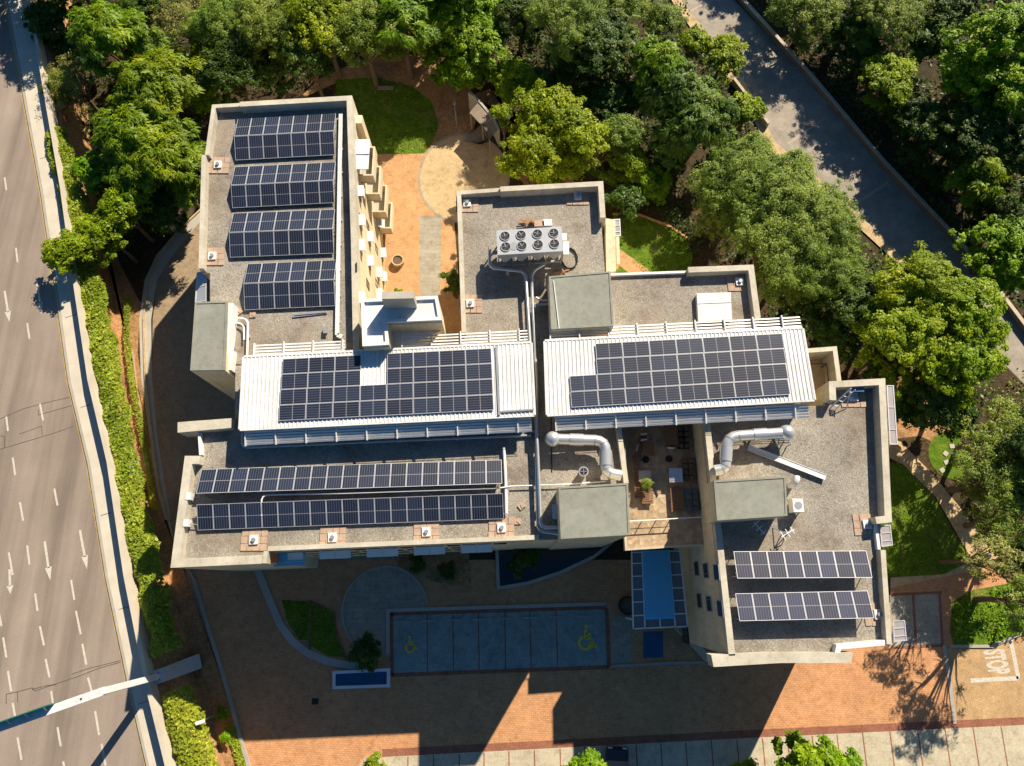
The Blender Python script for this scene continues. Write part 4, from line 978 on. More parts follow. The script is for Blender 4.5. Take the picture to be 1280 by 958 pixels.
wallthing('roadside_wall', [(14,-150),(43,0),(60,92),(86,240),(101,347),(121,479),(145,580),(166,719),(193,853),(219,958),(252,1090)], .34, 1.2, M_wallconc, 'long pale concrete barrier wall between the road pavement and the hedge', 'wall', 0)
wallthing('boundary_wall', [(890,-40),(922,0),(1012,100),(1100,205),(1190,300),(1222,338),(1290,428),(1310,455)], .30, .65, plain('boundary_brick', (.20,.17,.14), .9, var=.2), 'long brown boundary wall along the far side of the upper right street', 'wall', 0, M_rock)
wallthing('garden_wall', [(955,150+4),(958,160),(915,104)][1:], .3, .8, M_rock, 'short stone wall piece beside the yellow shrub at the street corner', 'wall', 0)
wallthing('garden_wall', [(846,783),(862,800),(884,824)], .55, .7, M_rock, 'low shaded stone planter wall by the entrance canopy', 'wall', 0)
wallthing('garden_wall', [(250,248),(240,268),(216,290)], .3, 1.0, M_rock, 'curved low stone wall at the top of the driveway', 'wall', 0)
# gantry
gb = P(196,846.5,RZ+.3); t = thing('road_gantry', gb, 'pale steel road gantry reaching over the lanes from the hedge', 'gantry')
ZG = RZ+7.8; gt = Vector((gb.x, gb.y, ZG)); ge = P(-75,936,ZG); d = Vector((ge.x-gt.x, ge.y-gt.y, 0)).normalized(); s = Vector((-d.y, d.x, 0))
m = MB(); f0 = P(243,829,.3)
lo = [f0+d*x*.55+s*y*.62 for x, y in ((-1,-1),(1,-1),(1,1),(-1,1))]; hi = [gb+d*x*.55+s*y*.55 for x, y in ((-1,-1),(1,-1),(1,1),(-1,1))]
for i in range(4): j = (i+1) % 4; m.quad(lo[i], lo[j], hi[j], hi[i])
m.quad(*hi); m.build('concrete_footing', M_gantry, t)
m = MB(); m.box(gb+Vector((0,0,.04)), (.62,.62,.08), math.atan2(d.y, d.x)); m.build('base_plate', M_whitemetal, t)
for x in (-.24, .24):
    for y in (-.24, .24): m = MB(); m.cyl(gb+d*x+s*y+Vector((0,0,.08)), .05, .12, 8); m.build('bolt', M_dark, t)
m = MB(); m.bar(gb+Vector((0,0,.08)), gt+Vector((0,0,.24)), .46, .46, roll=math.atan2(d.y, d.x)); m.build('column', M_whitemetal, t)
m = MB(); m.bar(gt+d*.1, ge, .56, .46); m.build('arm', M_whitemetal, t)
m = MB(); m.cyl(gt+d*1.6+Vector((0,0,.232)), .07, .04, 8); m.build('cap', M_dark, t)
sd0 = P(66,887,ZG+.5); sd1 = sd0 + d*((ge-sd0).length-.5); sd0 += s*(-.36 if s.y < 0 else .36); sd1 += s*(-.36 if s.y < 0 else .36)
m = MB(); m.bar(sd0+Vector((0,0,-.3)), sd1+Vector((0,0,-.3)), .08, 1.7); sg = m.build('sign_panel', plain('sign_back_green', (.02,.16,.10), .5), t)
for k in range(6): m = MB(); p = sd0.lerp(sd1, (k+.4)/6); m.bar(p+Vector((0,0,.2)), p+Vector((0,-.40,-.45)), .07, .07); m.build('sign_bracket', M_whitemetal, sg)
# lamps
def lamp(ub, vb, ut, vt, h, label, hm=None):
    b0 = P(ub, vb); t = thing('street_lamp', b0, label, 'lamp', 'garden and street lamps'); tp = P(ut, vt, h)
    m = MB(); m.tube([b0, Vector((b0.x, b0.y, h-.3)), tp], [.07,.055,.05], 10); m.build('pole', M_greytrim, t)
    m = MB(); d = Vector((tp.x-b0.x, tp.y-b0.y, 0)); d = d.normalized() if d.length > .05 else Vector((1,0,0)); m.bar(tp-d*.15, tp+d*(.2 if hm else .55), .26, .14); m.build('lamp_head', hm or M_white, t)
lamp(273,892,247,904,5.0,'white-headed street lamp in the soil strip below the gantry'); lamp(571,156,568,129,2.7,'slender lamp post beside the tan courtyard plaza', M_greytrim)
lamp(1254,768.5,1277,770,2.4,'garden lamp standing in the shaded lawn by the STOP marking'); lamp(1217,696,1231,695,1.6,'low garden lamp beside the path under the right hand trees')
# basin sign
c = Ps([(417,838.5),(488,835),(488,858.5),(417,861)]); b = MB(); b.ribbon([(p.x, p.y) for p in c], .24, 0, .42, -1, closed=True); o = b.build('water_basin', M_white)
tag(o, 'long blue rectangular basin with white rim beside the parking bays', 'basin'); b = MB(); b.poly([Vector((p.x, p.y, .25)) for p in c]); b.build('basin_floor', M_tank, o)
# round planters
def planter(u, v, r, h, label, mat=M_terracotta):
    c = P(u, v); t = thing('round_planter', c, label, 'planter', 'round planters'); m = MB()
    pts = [(c.x+math.cos(k*math.pi/12)*r, c.y+math.sin(k*math.pi/12)*r) for k in range(24)]; m.ribbon(pts, .12, 0, h, 1, closed=True); m.build('planter_wall', mat, t)
    m = MB(); m.poly([Vector((x, y, h-.12)) for x, y in pts]); m.build('planter_soil', M_bark, t)
planter(498,328,.62,.55,'round planter standing on the orange courtyard paving', M_tanpav); planter(784,757,.8,.5,'round dark planter in the shade beside the entrance canopy', M_dark)
planter(572,368,.5,.5,'round planter tucked against the chiller block wall', M_bark)
# timber pergola
t = thing('timber_shelter', P(597,158), 'weathered slatted timber shelter with a curved pale edge by the courtyard plaza', 'shelter')
zp = 2.6; q = Ps([(591,128),(606,135),(623,158),(620,166),(609,178),(577,178),(580,165),(600,153),(587,142)], zp)
def slats(name, corners, n, z=zp):
    a, b_, c_, d_ = [Vector((p.x, p.y, z)) for p in Ps(corners, z)]; m = MB()
    for i in range(n): s0 = (i+.5)/n; m.bar(a.lerp(b_, s0), d_.lerp(c_, s0), (b_-a).length/n*.72, .05)
    m.build(name, M_wood, t)
slats('slatted_roof', [(587,141),(598,128),(613,148),(603,158)], 14); slats('slatted_roof', [(604,158),(614,149),(623,162),(612,174)], 12); slats('deck_floor', [(579,177),(602,155),(612,177),(600,181)], 16, .3)
m = MB(); m.ribbon([(p.x, p.y) for p in Ps([(586,116),(598,126),(610,140),(619,153),(623.5,163)], zp)], .22, 0, zp+.12, 0); m.build('curved_wall', M_conc, t)
m = MB(); 
for (u, v) in ((588,142),(603,158),(612,175)): p = P(u, v, zp); m.bar(Vector((p.x, p.y, 0)), p, .12, .12)
m.build('post', M_wood, t)
# bench on the shaded soil
t = thing('garden_bench', P(482,110), 'timber bench in tree shade at the far side of the small lawn', 'bench')
m = MB(); m.box(P(482,110,.45), (1.7,.4,.06)); m.build('seat', M_wood, t)
for k in (-.7, .7): m = MB(); m.box(P(482,110,.21)+Vector((k,0,0)), (.1,.36,.42)); m.build('leg', M_wood, t)
# parked car at the lower edge
cb = P(770,966); t = thing('parked_car', cb, 'dark hatchback car nosed into a shaded bay at the bottom edge', 'car', None, R(-3))
prof = [(2.05,.35),(2.1,.62),(1.9,.82),(1.1,.98),(.35,1.42),(-1.0,1.46),(-1.75,1.05),(-2.05,.95),(-2.1,.4)]
m = MB(); n = 0; half = .9
def sec(k): return half*(1-.10*max(0,(k-.95)/.5)) if k > .95 else half
rows_ = []
for (y, z) in prof:
    rows_.append([(-sec(z), y, z), (sec(z), y, z)])
for i in range(len(prof)-1): m.quad(rows_[i][1], rows_[i+1][1], rows_[i+1][0], rows_[i][0])
for sgn in (0, 1):
    f_ = [r_[sgn] for r_ in rows_]; n = len(m.v); m.v += f_ ; m.f.append(tuple(range(n, n+len(f_))) if sgn else tuple(range(n+len(f_)-1, n-1, -1))); m.m.append(0)
m.box((0,0,.32), (1.7,4.1,.2)); q_ = m.build('body', M_carpaint, local=True); q_.parent = t
m = MB(); m.quad((-.74,1.02,1.03),(.74,1.02,1.03),(.68,.40,1.43),(-.68,.40,1.43)); q_ = m.build('windscreen', M_win, local=True); q_.parent = t
for sx in (-1, 1):
    m = MB(); m.quad((sx*.875,.75,1.02),(sx*.875,-1.4,1.02),(sx*.83,-1.0,1.38),(sx*.83,.35,1.36)); q_ = m.build('side_window', M_win, local=True); q_.parent = t
    m = MB(); m.box((sx*1.0,.72,.98), (.2,.12,.14)); q_ = m.build('mirror', M_carpaint, local=True); q_.parent = t
    m = MB(); m.box((sx*.62,2.0,.70), (.38,.12,.12)); q_ = m.build('headlight', M_white, local=True); q_.parent = t
    for sy in (-1.3, 1.3): m = MB(); m.tube([(sx*.70,sy,.31),(sx*.90,sy,.31)], .31, 18); q_ = m.build('wheel', M_black, local=True); q_.parent = t
# =================================================================== PLANTS
nr = np.random.default_rng(11)
def leaf_mesh(name, C, D, size, mat, kind='broad', up=1.15):
    """C: leaf centres (n,3); D: outward directions; builds one small tilted face per leaf"""
    n = len(C); nrm = D + nr.normal(0, .48, (n, 3)); nrm[:, 2] += up; nrm /= np.linalg.norm(nrm, axis=1)[:, None]
    t = np.cross(nrm, nr.normal(0, 1, (n, 3))); t /= np.linalg.norm(t, axis=1)[:, None]
    if kind == 'frond':
        t = D*1.0 + nr.normal(0, .35, (n, 3)); t[:, 2] -= .15; t -= nrm*np.sum(t*nrm, axis=1)[:, None]; t /= np.linalg.norm(t, axis=1)[:, None]
    b = np.cross(nrm, t)
    L = size*nr.lognormal(-.05, .30, n)[:, None]; asp = {'broad': .55, 'frond': .24, 'fine': .34}[kind]; Wd = L*asp*nr.uniform(.8, 1.2, n)[:, None]
    dr = np.zeros((n, 3)); dr[:, 2] = -.18; 
    p0 = C - t*L*.5; p1 = C + b*Wd*.5; p2 = C + t*L*.5 + dr*L; p3 = C - b*Wd*.5
    V = np.stack([p0, p3, p2, p1], axis=1).reshape(-1, 3)
    me = bpy.data.meshes.new(name); me.vertices.add(4*n); me.vertices.foreach_set('co', V.astype(np.float32).ravel())
    me.loops.add(4*n); me.loops.foreach_set('vertex_index', np.arange(4*n, dtype=np.int32))
    me.polygons.add(n); me.polygons.foreach_set('loop_start', np.arange(0, 4*n, 4, dtype=np.int32)); me.polygons.foreach_set('loop_total', np.full(n, 4, dtype=np.int32))
    me.update(); me.validate()
    return me
def set_var(me, var, var2):
    n = len(var); a = me.attributes.new('leafvar', 'FLOAT_COLOR', 'POINT'); c = np.zeros((n, 4, 4), dtype=np.float32)
    c[:, :, 0] = var[:, None]; c[:, :, 1] = var2[:, None]; c[:, :, 3] = 1; a.data.foreach_set('color', c.ravel())
def sph(n):
    d = nr.normal(0, 1, (n, 3)); return d/np.linalg.norm(d, axis=1)[:, None]
KIND = {  # lobes, clumps per m2 of lobe, leaves per clump, leaf size, clump radius, leaf style, flatness
 'yellow':  dict(lobes=11, clumps=190, leaves=64, size=.27, cr=.52, style='broad', flat=.62),
 'olive':   dict(lobes=9, clumps=300, leaves=84, size=.21, cr=.50, style='fine', flat=.75),
 'airy':    dict(lobes=9, clumps=100, leaves=62, size=.23, cr=.55, style='fine', flat=.65),
 'feather': dict(lobes=8, clumps=150, leaves=74, size=.62, cr=.62, style='frond', flat=.70),
 'dark':    dict(lobes=10, clumps=210, leaves=60, size=.27, cr=.50, style='broad', flat=.75),
 'lime':    dict(lobes=11, clumps=210, leaves=60, size=.31, cr=.52, style='broad', flat=.72),
 'teal':    dict(lobes=8, clumps=170, leaves=70, size=.48, cr=.58, style='frond', flat=.75),
 'dry':     dict(lobes=9, clumps=80, leaves=40, size=.24, cr=.60, style='fine', flat=.6),
}
CACHE = {}
def crown(kind, Rr, var):
    """returns (crown mesh, limb tips) for a crown of radius Rr centred on the origin"""
    key = (kind, Rr, var)
    if key in CACHE: return CACHE[key]
    k = KIND[kind]; nl = k['lobes']; f = Rr/4.0; ns_ = nl//2
    i0 = np.arange(nl); ang = nr.uniform(0, 6.28) + i0*2.399 + nr.normal(0, .2, nl); rad = Rr*.66*np.sqrt((i0+.2)/nl)*nr.uniform(.88, 1.12, nl)
    up_ = np.stack([np.cos(ang)*rad, np.sin(ang)*rad, (Rr*.62*k['flat'])*(1-(rad/Rr)**2*1.5)*nr.uniform(.65, 1.15, nl)], axis=1)
    a2 = nr.uniform(0, 6.28) + np.arange(ns_)*6.283/ns_ + nr.normal(0, .25, ns_); r2 = Rr*nr.uniform(.58, .78, ns_)
    lo_ = np.stack([np.cos(a2)*r2, np.sin(a2)*r2, -Rr*.34*nr.uniform(.3, 1.2, ns_)], axis=1)
    lc = np.concatenate([up_, lo_]); nl += ns_
    lr = Rr*np.concatenate([nr.uniform(.30, .46, nl-ns_), nr.uniform(.26, .38, ns_)])
    nc = int(k['clumps']*1.55*f**1.75)
    Cs = []; Ds = []; v1 = []; v2 = []
    li = nr.choice(nl, nc, p=lr**2/np.sum(lr**2)); d = sph(nc); d[:, 2] = np.where(d[:, 2] < -.35, -d[:, 2], d[:, 2])
    cc = lc[li] + d*lr[li][:, None]*np.array([1, 1, k['flat']])*np.where(nr.uniform(0, 1, nc) < .16, nr.uniform(1.1, 1.5, nc), nr.uniform(.70, 1.08, nc))[:, None]
    lobetone = nr.uniform(0, 1, nl)
    m = int(k['leaves']*1.4); cr = k['cr']*min(1.15, max(.75, f**.3))
    cd = sph(nc*m); cd[:, 2] = np.where(cd[:, 2] < -.2, -cd[:, 2]*.6, cd[:, 2])
    crv = np.repeat(cr*nr.lognormal(-.03, .32, nc), m)[:, None]; C = np.repeat(cc, m, axis=0) + cd*crv*nr.uniform(.35, 1.0, nc*m)[:, None]*np.array([1, 1, .72])
    D = cd*.7 + np.repeat(d, m, axis=0)*.5
    tone = np.clip(.5*np.repeat(lobetone[li], m) + .28*np.repeat(nr.uniform(0, 1, nc), m) + .30*nr.uniform(0, 1, nc*m), 0, 1)
    sz = k['size']*.86*(.9+.1*f)
    me = leaf_mesh(kind + '_crown', C, D, sz, None, k['style']); set_var(me, tone, nr.uniform(0, 1, nc*m)); me.materials.append(LEAF[kind])
    CACHE[key] = (me, lc, lr); return CACHE[key]
TR = {}
def trunk_mesh(kind, Rr, var, h):
    key = (kind, Rr, var, h)
    if key in TR: return TR[key]
    _, lc, lr = crown(kind, Rr, var); m = MB(); r0 = .055*Rr+.06
    fork = Vector((0, 0, h*.45)); m.tube([Vector((0,0,0)), Vector((.06*Rr*.3, .04, h*.25)), fork], [r0*1.25, r0, r0*.8], 9)
    for c in lc:
        tip = Vector((c[0], c[1], h + c[2]*.9)); mid = fork.lerp(tip, .5) + Vector((0, 0, .12*Rr)); m.tube([fork, mid, tip], [r0*.5, r0*.3, r0*.07], 6)
        for q in range(3):
            e = tip + Vector(sph(1)[0])*Rr*.25; m.tube([mid.lerp(tip, .4), mid.lerp(e, .6), e], [r0*.18, r0*.11, r0*.03], 5)
    o = m.build(kind+'_trunk', M_bark, local=True, smooth=True, link=False); TR[key] = o.data; return o.data
SIZES = (1.4, 2.2, 3.2, 4.4)
NV = {1.4: 2, 2.2: 3, 3.2: 3, 4.4: 2}
def tree(u, v, rpx, kind, label, h=None, group=None, cat='tree', name=None):
    """crown centre seen at photo position (u, v), crown radius rpx photo pixels there"""
    h = h or max(1.6, min(9.0, 2.2 + rpx*.09)); sl = (CAM_H-h)/FOC*1.05; Rw = rpx*sl*(1.27 if group in (G1, G2, G3, G4) else 1.17)
    S_ = min(SIZES, key=lambda s: abs(math.log(s/Rw))); var = rng.randrange(NV[S_]); sc_ = Rw/S_
    c = P(u, v, h); me, _, _ = crown(kind, S_, var); hh = round(h/sc_*2)/2
    name = name or {'yellow': 'acacia_tree', 'olive': 'willow_tree', 'feather': 'feathery_tree', 'dark': 'evergreen_tree', 'lime': 'broadleaf_tree', 'teal': 'cypress_tree', 'dry': 'bare_tree', 'airy': 'airy_tree'}[kind]
    t = thing(name, Vector((c.x, c.y, 0)), label, cat, group, rng.uniform(0, 6.28)); t.scale = (sc_*rng.uniform(.9, 1.12), sc_*rng.uniform(.9, 1.12), sc_)
    q = bpy.data.objects.new('crown', me); col.objects.link(q); q.parent = t; q.location = (0, 0, hh)
    q = bpy.data.objects.new('trunk' if cat == 'tree' else 'stem', trunk_mesh(kind, S_, var, hh)); col.objects.link(q); q.parent = t
    return t
G1, G2, G3, G4, G5 = 'trees between the road and the building', 'trees beyond the courtyard', 'trees along the side street', 'trees beyond the boundary wall', 'trees in the garden on the right'
TREES = [
 # --- top left
 (140,52,46,'feather','bright feathery tree nearest the top of the roadside strip',8.0,G1),(196,118,50,'feather','feathery green tree below the brightest one, left of the narrow roof',7.5,G1),
 (172,172,46,'feather','feathery tree halfway down the roadside strip, left of the roof corner',7.0,G1),(212,205,44,'feather','feathery dark green tree against the west parapet of the narrow roof',6.5,G1),
 (176,228,34,'feather','feathery tree just above the yellowish roadside tree',6.0,G1),
 (92,104,34,'dry','sparse yellowish tree with bare branches leaning over the barrier wall',5.0,G1),(75,112,20,'yellow','thin yellow-green crown touching the barrier wall',4.0,G1),
 (218,84,24,'yellow','small yellow-green shrubby tree left of the narrow roof end',4.0,G1),(262,118,20,'lime','small lime green tree touching the top left roof corner',4.0,G1),(255,72,18,'yellow','small yellow-green tree near the brown bare one',3.5,G1),
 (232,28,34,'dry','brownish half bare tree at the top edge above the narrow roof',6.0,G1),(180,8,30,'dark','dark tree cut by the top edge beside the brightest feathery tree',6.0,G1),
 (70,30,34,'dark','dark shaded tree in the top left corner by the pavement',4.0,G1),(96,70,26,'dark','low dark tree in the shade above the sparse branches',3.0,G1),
 (290,88,34,'dark','dark tree directly beyond the end parapet of the narrow roof',6.0,G2),(280,30,36,'olive','grey-green tree at the top edge left of the brown-green canopy',7.0,G2),
 (150,262,26,'yellow','yellow-green tree in the middle of the roadside strip',6.5,G1),(130,292,24,'yellow','yellow-green tree just above the curved driveway shade',6.0,G1),(86,316,25,'yellow','yellow-green tree overhanging the barrier wall and road kerb',6.2,G1),
 (206,262,26,'dark','dark tree where the curved driveway begins',4.5,G1),(232,240,16,'feather','small feathery bush squeezed between roof parapet and driveway',3.0,G1),(118,218,22,'lime','lime green crown beside the barrier wall above the overhanging tree',5.0,G1),
 # --- top middle
 (340,28,44,'olive','wide olive canopy at the top edge beyond the narrow roof',8.0,G2),(382,66,34,'dark','dark crown shading the soil arc beyond the narrow roof',7.5,G2),(400,22,46,'yellow','broad yellow-green canopy at the top edge above the soil arc',8.5,G2),
 (452,38,42,'olive','olive canopy over the middle of the soil arc',8.0,G2),(500,28,42,'feather','dark feathery canopy left of the bright leafy tree',8.0,G2),(345,88,28,'dark','dark low crown just beyond the roof end parapet',4.5,G2),
 (560,38,44,'lime','bright leafy broadleaf tree above the timber shelter',4.6,G2),(592,64,38,'lime','bright lower bough tree hanging nearest the timber shelter',4.0,G2),(568,94,22,'lime','leafy crown hanging over the lamp post',3.0,G2),(605,18,34,'lime','leafy tree at the top edge right of the brightest broadleaf',4.2,G2),
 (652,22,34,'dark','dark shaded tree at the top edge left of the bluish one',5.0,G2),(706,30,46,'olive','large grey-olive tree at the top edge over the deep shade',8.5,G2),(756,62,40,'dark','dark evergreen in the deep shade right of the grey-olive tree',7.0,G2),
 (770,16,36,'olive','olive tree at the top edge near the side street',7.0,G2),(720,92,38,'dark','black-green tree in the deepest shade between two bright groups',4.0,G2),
 (656,108,32,'yellow','yellow-green tree right beside the timber shelter',3.6,G2),(682,146,40,'yellow','bright yellow-green tree, middle of the clump beyond the chiller roof',6.5,G2),(716,168,38,'yellow','bright yellow-green tree, right end of the clump beyond the chiller roof',6.2,G2),(668,188,38,'yellow','bright yellow-green tree touching the far parapet of the chiller roof',6.0,G2),(690,205,28,'yellow','low yellow-green tree at the middle of the chiller roof parapet',4.0,G2),
 (775,168,26,'olive','olive tree between the yellow clump and the feathery dark green trees',5.0,G2),(786,204,24,'yellow','yellow-olive tree beyond the small bright lawn',2.8,G2),(765,130,28,'dark','dark tree in shade right of the yellow clump',4.0,G2),(812,232,22,'lime','small green tree at the edge of the small bright lawn',2.0,G2),(780,255,18,'dark','dark bush at the corner of the chiller roof and lawn',2.5,G2),
 (845,120,40,'teal','bluish feathery tree, upper one beside the side street',5.5,G3),(876,156,40,'teal','bluish feathery tree, middle one beside the side street',5.2,G3),(842,172,32,'teal','bluish feathery tree, lower one near the willow',4.2,G3),(820,86,32,'feather','feathery tree between the grey-olive tree and the street',7.0,G3),
 (866,52,20,'yellow','olive-yellow shrub hanging over the side street edge',4.0,G3),(904,72,25,'yellow','bright yellow-green shrubby tree standing out over the side street',4.0,G3),(936,138,18,'yellow','small yellow-green tree at the street edge above the willow',4.0,G3),(826,30,24,'olive','olive tree at the corner of the side street',5.0,G3),
 (930,226,52,'olive','large fine-leaved willow, left part nearest the brown gravel roof',6.5,G3),(972,252,54,'olive','largest fine-leaved willow, in the middle by the side street',8.8,G3),(1018,290,44,'olive','fine-leaved willow reaching farthest over the side street',8.5,G3),(968,312,52,'olive','fine-leaved willow, lower one above the brown roof corner',8.2,G3),(1020,340,44,'olive','fine-leaved willow above the white roof end',7.5,G3),(900,270,30,'olive','fine-leaved small willow over the bright small lawn',4.0,G3),
 (1062,385,36,'dark','dark evergreen between the willows and the yellow-green giant',6.5,G3),(1005,378,26,'dark','dark tree just beyond the end of the right white roof',5.5,G3),(1045,415,26,'dark','dark crown over the small walled roof terrace',5.0,G3),
 (1150,362,48,'yellow','tallest yellow-green tree, upper part near the side street',9.0,G5),(1196,396,50,'yellow','tallest yellow-green tree, part nearest the boundary wall',9.0,G5),(1130,425,48,'yellow','yellow-green tree, part nearest the grey gravel roof',8.5,G5),(1195,455,46,'yellow','yellow-green tree, lower part over the garden corner',8.0,G5),(1100,400,32,'lime','lime green tree between evergreen and yellow-green giant',7.0,G5),
 # --- beyond boundary wall
 (1012,20,38,'olive','olive tree beyond the boundary wall at the top edge',4.0,G4),(1062,34,34,'dark','dark tree beyond the boundary wall, second along the top edge',3.5,G4),(1108,24,42,'olive','green tree at the top edge, middle of the wood beyond the wall',5.5,G4),(1080,76,26,'dark','dark tree hugging the boundary wall near the top',2.6,G4),
 (1108,104,34,'yellow','lone olive-yellow tree amid the dark wood beyond the wall',3.8,G4),(1168,50,28,'teal','blue-green tree amid the dark wood beyond the wall',5.0,G4),(1185,12,34,'dark','dark tree at the top edge left of the brightest wood tree',6.0,G4),
 (1246,52,48,'lime','brightest green tree in the upper right corner of the wood',9.0,G4),(1212,104,40,'lime','bright green tree just below the brightest corner tree',6.0,G4),(1264,120,40,'lime','bright green tree at the right edge below the corner tree',8.0,G4),
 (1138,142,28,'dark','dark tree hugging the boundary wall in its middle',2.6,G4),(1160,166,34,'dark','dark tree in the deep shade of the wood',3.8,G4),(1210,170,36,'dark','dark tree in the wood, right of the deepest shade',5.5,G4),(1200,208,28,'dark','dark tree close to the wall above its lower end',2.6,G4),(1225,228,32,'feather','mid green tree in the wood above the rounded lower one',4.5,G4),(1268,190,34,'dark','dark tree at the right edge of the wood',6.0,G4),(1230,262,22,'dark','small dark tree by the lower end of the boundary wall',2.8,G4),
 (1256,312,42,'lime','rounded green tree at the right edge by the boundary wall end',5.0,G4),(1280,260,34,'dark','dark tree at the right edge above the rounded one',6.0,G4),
 # --- right side
 (1160,500,34,'dark','dark evergreen beside the striped awning of the grey roof',6.0,G5),(1186,520,28,'dark','dark evergreen above the small round garden',4.0,G5),(1130,505,22,'dark','dark small tree against the grey roof parapet',4.5,G5),(1100,455,22,'dark','dark bush behind the corner of the grey roof',4.0,G5),
 (1250,545,40,'airy','thin brown-green tree at the right edge, upper of three',6.0,G5),(1245,600,42,'airy','olive airy tree at the right edge, middle of three',6.5,G5),(1262,650,36,'airy','olive airy tree at the right edge, lowest of three',6.0,G5),(1215,610,20,'dry','thin brownish bush by the garden path',3.0,G5),
 (1275,700,24,'dark','dark tree at the right edge casting shade on the path',5.0,G5),
 # --- bottom
 (1010,962,30,'lime','leafy green tree rising over the bottom edge of the bays',4.0,None),(1048,965,24,'lime','leafy green tree at the bottom edge, right of the larger one',3.6,None),(740,964,16,'lime','slender pale green shrub tree at the bottom edge beside the car',3.0,None),(722,968,14,'lime','small leafy bush at the bottom edge left of the slender one',2.4,None),(934,968,14,'yellow','yellowish bush at the bottom edge under the bays',2.4,None),(465,962,12,'yellow','yellow-green bush in the pale kerbed island at the bottom',1.0,None),
 (282,923,6,'lime','small round bush on the soil strip near the lamp',.8,None),(279,892,7,'yellow','yellowish small bush at the foot of the lamp',.9,None),
 (498,367,6,'yellow','small plant at the foot of the white stair tower',.6,None),(567,352,13,'dark','spiky dark shrub beside the chiller block wall',1.6,None),
 (630,140,12,'yellow','slim yellow-green tree leaning over the timber shelter',7.0,G2),
 (456,815,15,'dark','dark shaggy shrub beside the blue basin',1.6,None),(522,706,9,'dark','dark low shrub in the shaded front planting bed',.5,None),(560,714,8,'dark','dark low shrub at the inner end of the shaded planting bed',.5,None),(655,700,14,'dark','dark water plant clump in the shaded pond',.5,None),
 (560,-50,46,'dark','dark tree past the top edge beyond the bright broadleaf',9.0,G2),(505,-42,46,'dark','dark tree past the top edge beyond the soil arc',9.5,G2),(450,-40,44,'dark','dark tree past the top edge beyond the olive canopy',9.5,G2),
 (556,-118,44,'dark','dark tree far past the top edge shading the small lawn',9.5,G2),(505,-118,48,'dark','dark tree far past the top edge above the narrow roof',9.5,G2),(530,-78,42,'dark','dark tree just past the top edge above the soil arc',9.0,G2),
 # --- outside the frame but shading it
 (70,-55,52,'dark','dark tree above the top left corner shading the road',9.0,G1),(-10,-70,45,'dark','dark tree standing beyond the road bend at the top',9.0,None),(1010,-215,55,'dark','dark tree past the top edge shading the side street',9.0,G4),(1065,-165,48,'dark','dark tree past the top edge over the street corner',9.0,G4),
 (1310,560,50,'dark','dark tree past the right edge',8.0,G5),(1300,752,42,'airy','airy tree past the right edge shading the STOP lane',8.0,G5),(1240,700,30,'dry','leafless tree over the garden path by the STOP lane',7.0,G5),
]
for (u, v, r_, kind, label, h, grp) in TREES:
    sm = r_ < 19 and h < 4.1
    tree(u, v, r_, kind, label, h, grp, 'shrub' if sm else 'tree', 'garden_shrub' if sm else None)
# potted shrub on the terrace
c = P(806,608,TER); t = thing('potted_shrub', c, 'leafy potted shrub on the sunken terrace by the sunlit corner', 'pot plant')
m = MB(); m.tube([c, c+Vector((0,0,.5))], [.24,.34], 14); m.build('pot', M_terracotta, t)
me, _, _ = crown('olive', 1.4, 0); q = bpy.data.objects.new('foliage', me); col.objects.link(q); q.parent = t; q.location = (0,0,1.0); q.scale = (.34,.34,.34)
# hedges
def hedge(line, w, h, label, size=.26, dens=230, cat='hedge', kind='hedge', rag=.22, zb=0.0):
    pts = [P(u, v, zb) for u, v in line]; Cs = []
    for a, b in zip(pts[:-1], pts[1:]):
        L = (b-a).length; d = (b-a)/L; s = Vector((-d.y, d.x, 0)); n = int(L*w*dens)
        k = nr.uniform(0, L, n); q = nr.uniform(-.5, .5, n); edge = 1+rag*np.sin(k*1.15+a.x)*.6+rag*.4*np.sin(k*3.1)
        z = h*(1-(np.abs(q)*1.7)**3*.7)*nr.uniform(.72, 1.06, n)*(1+.12*np.sin(k*2.3+q*5))
        C = np.array(a)[None]+k[:, None]*np.array(d)[None]+(q*w*edge)[:, None]*np.array(s)[None]; C[:, 2] = z+zb; Cs.append(C)
    C = np.concatenate(Cs); o0 = np.array([C[:, 0].mean(), C[:, 1].mean(), 0]); D = np.zeros_like(C); D[:, 2] = .8; D[:, :2] += nr.normal(0, .4, (len(C), 2))
    me = leaf_mesh('hedge', C-o0, D, size, None, 'broad'); tn = nr.uniform(0, 1, len(C))*.6+.4*(.5+.5*np.sin(C[:, 0]*1.3+C[:, 1]*.9)); set_var(me, np.clip(tn, 0, 1), nr.uniform(0, 1, len(C))); me.materials.append(LEAF[kind])
    o = bpy.data.objects.new('hedge', me); col.objects.link(o); o.location = o0; tag(o, label, cat); return o
hedge([(74,170),(99,262),(112,330),(135,440),(155,545),(176,650),(197,740),(214,815)], 2.25, 1.35, 'long bright green hedge behind the barrier wall, above the gantry', zb=RZ-.5)
hedge([(224,862),(246,930),(270,1010)], 2.6, 1.35, 'bright green hedge behind the barrier wall, below the gantry', zb=RZ-.5)
hedge([(163,372),(161,420),(167,475),(179,535),(190,590),(196,638)], .62, .7, 'narrow clipped hedge curving along the garden walk', .16, 260, rag=.1)
hedge([(288,905),(296,930),(306,965)], .8, .35, 'narrow strip of green planting beside the forecourt kerb', .18, 220, rag=.1)

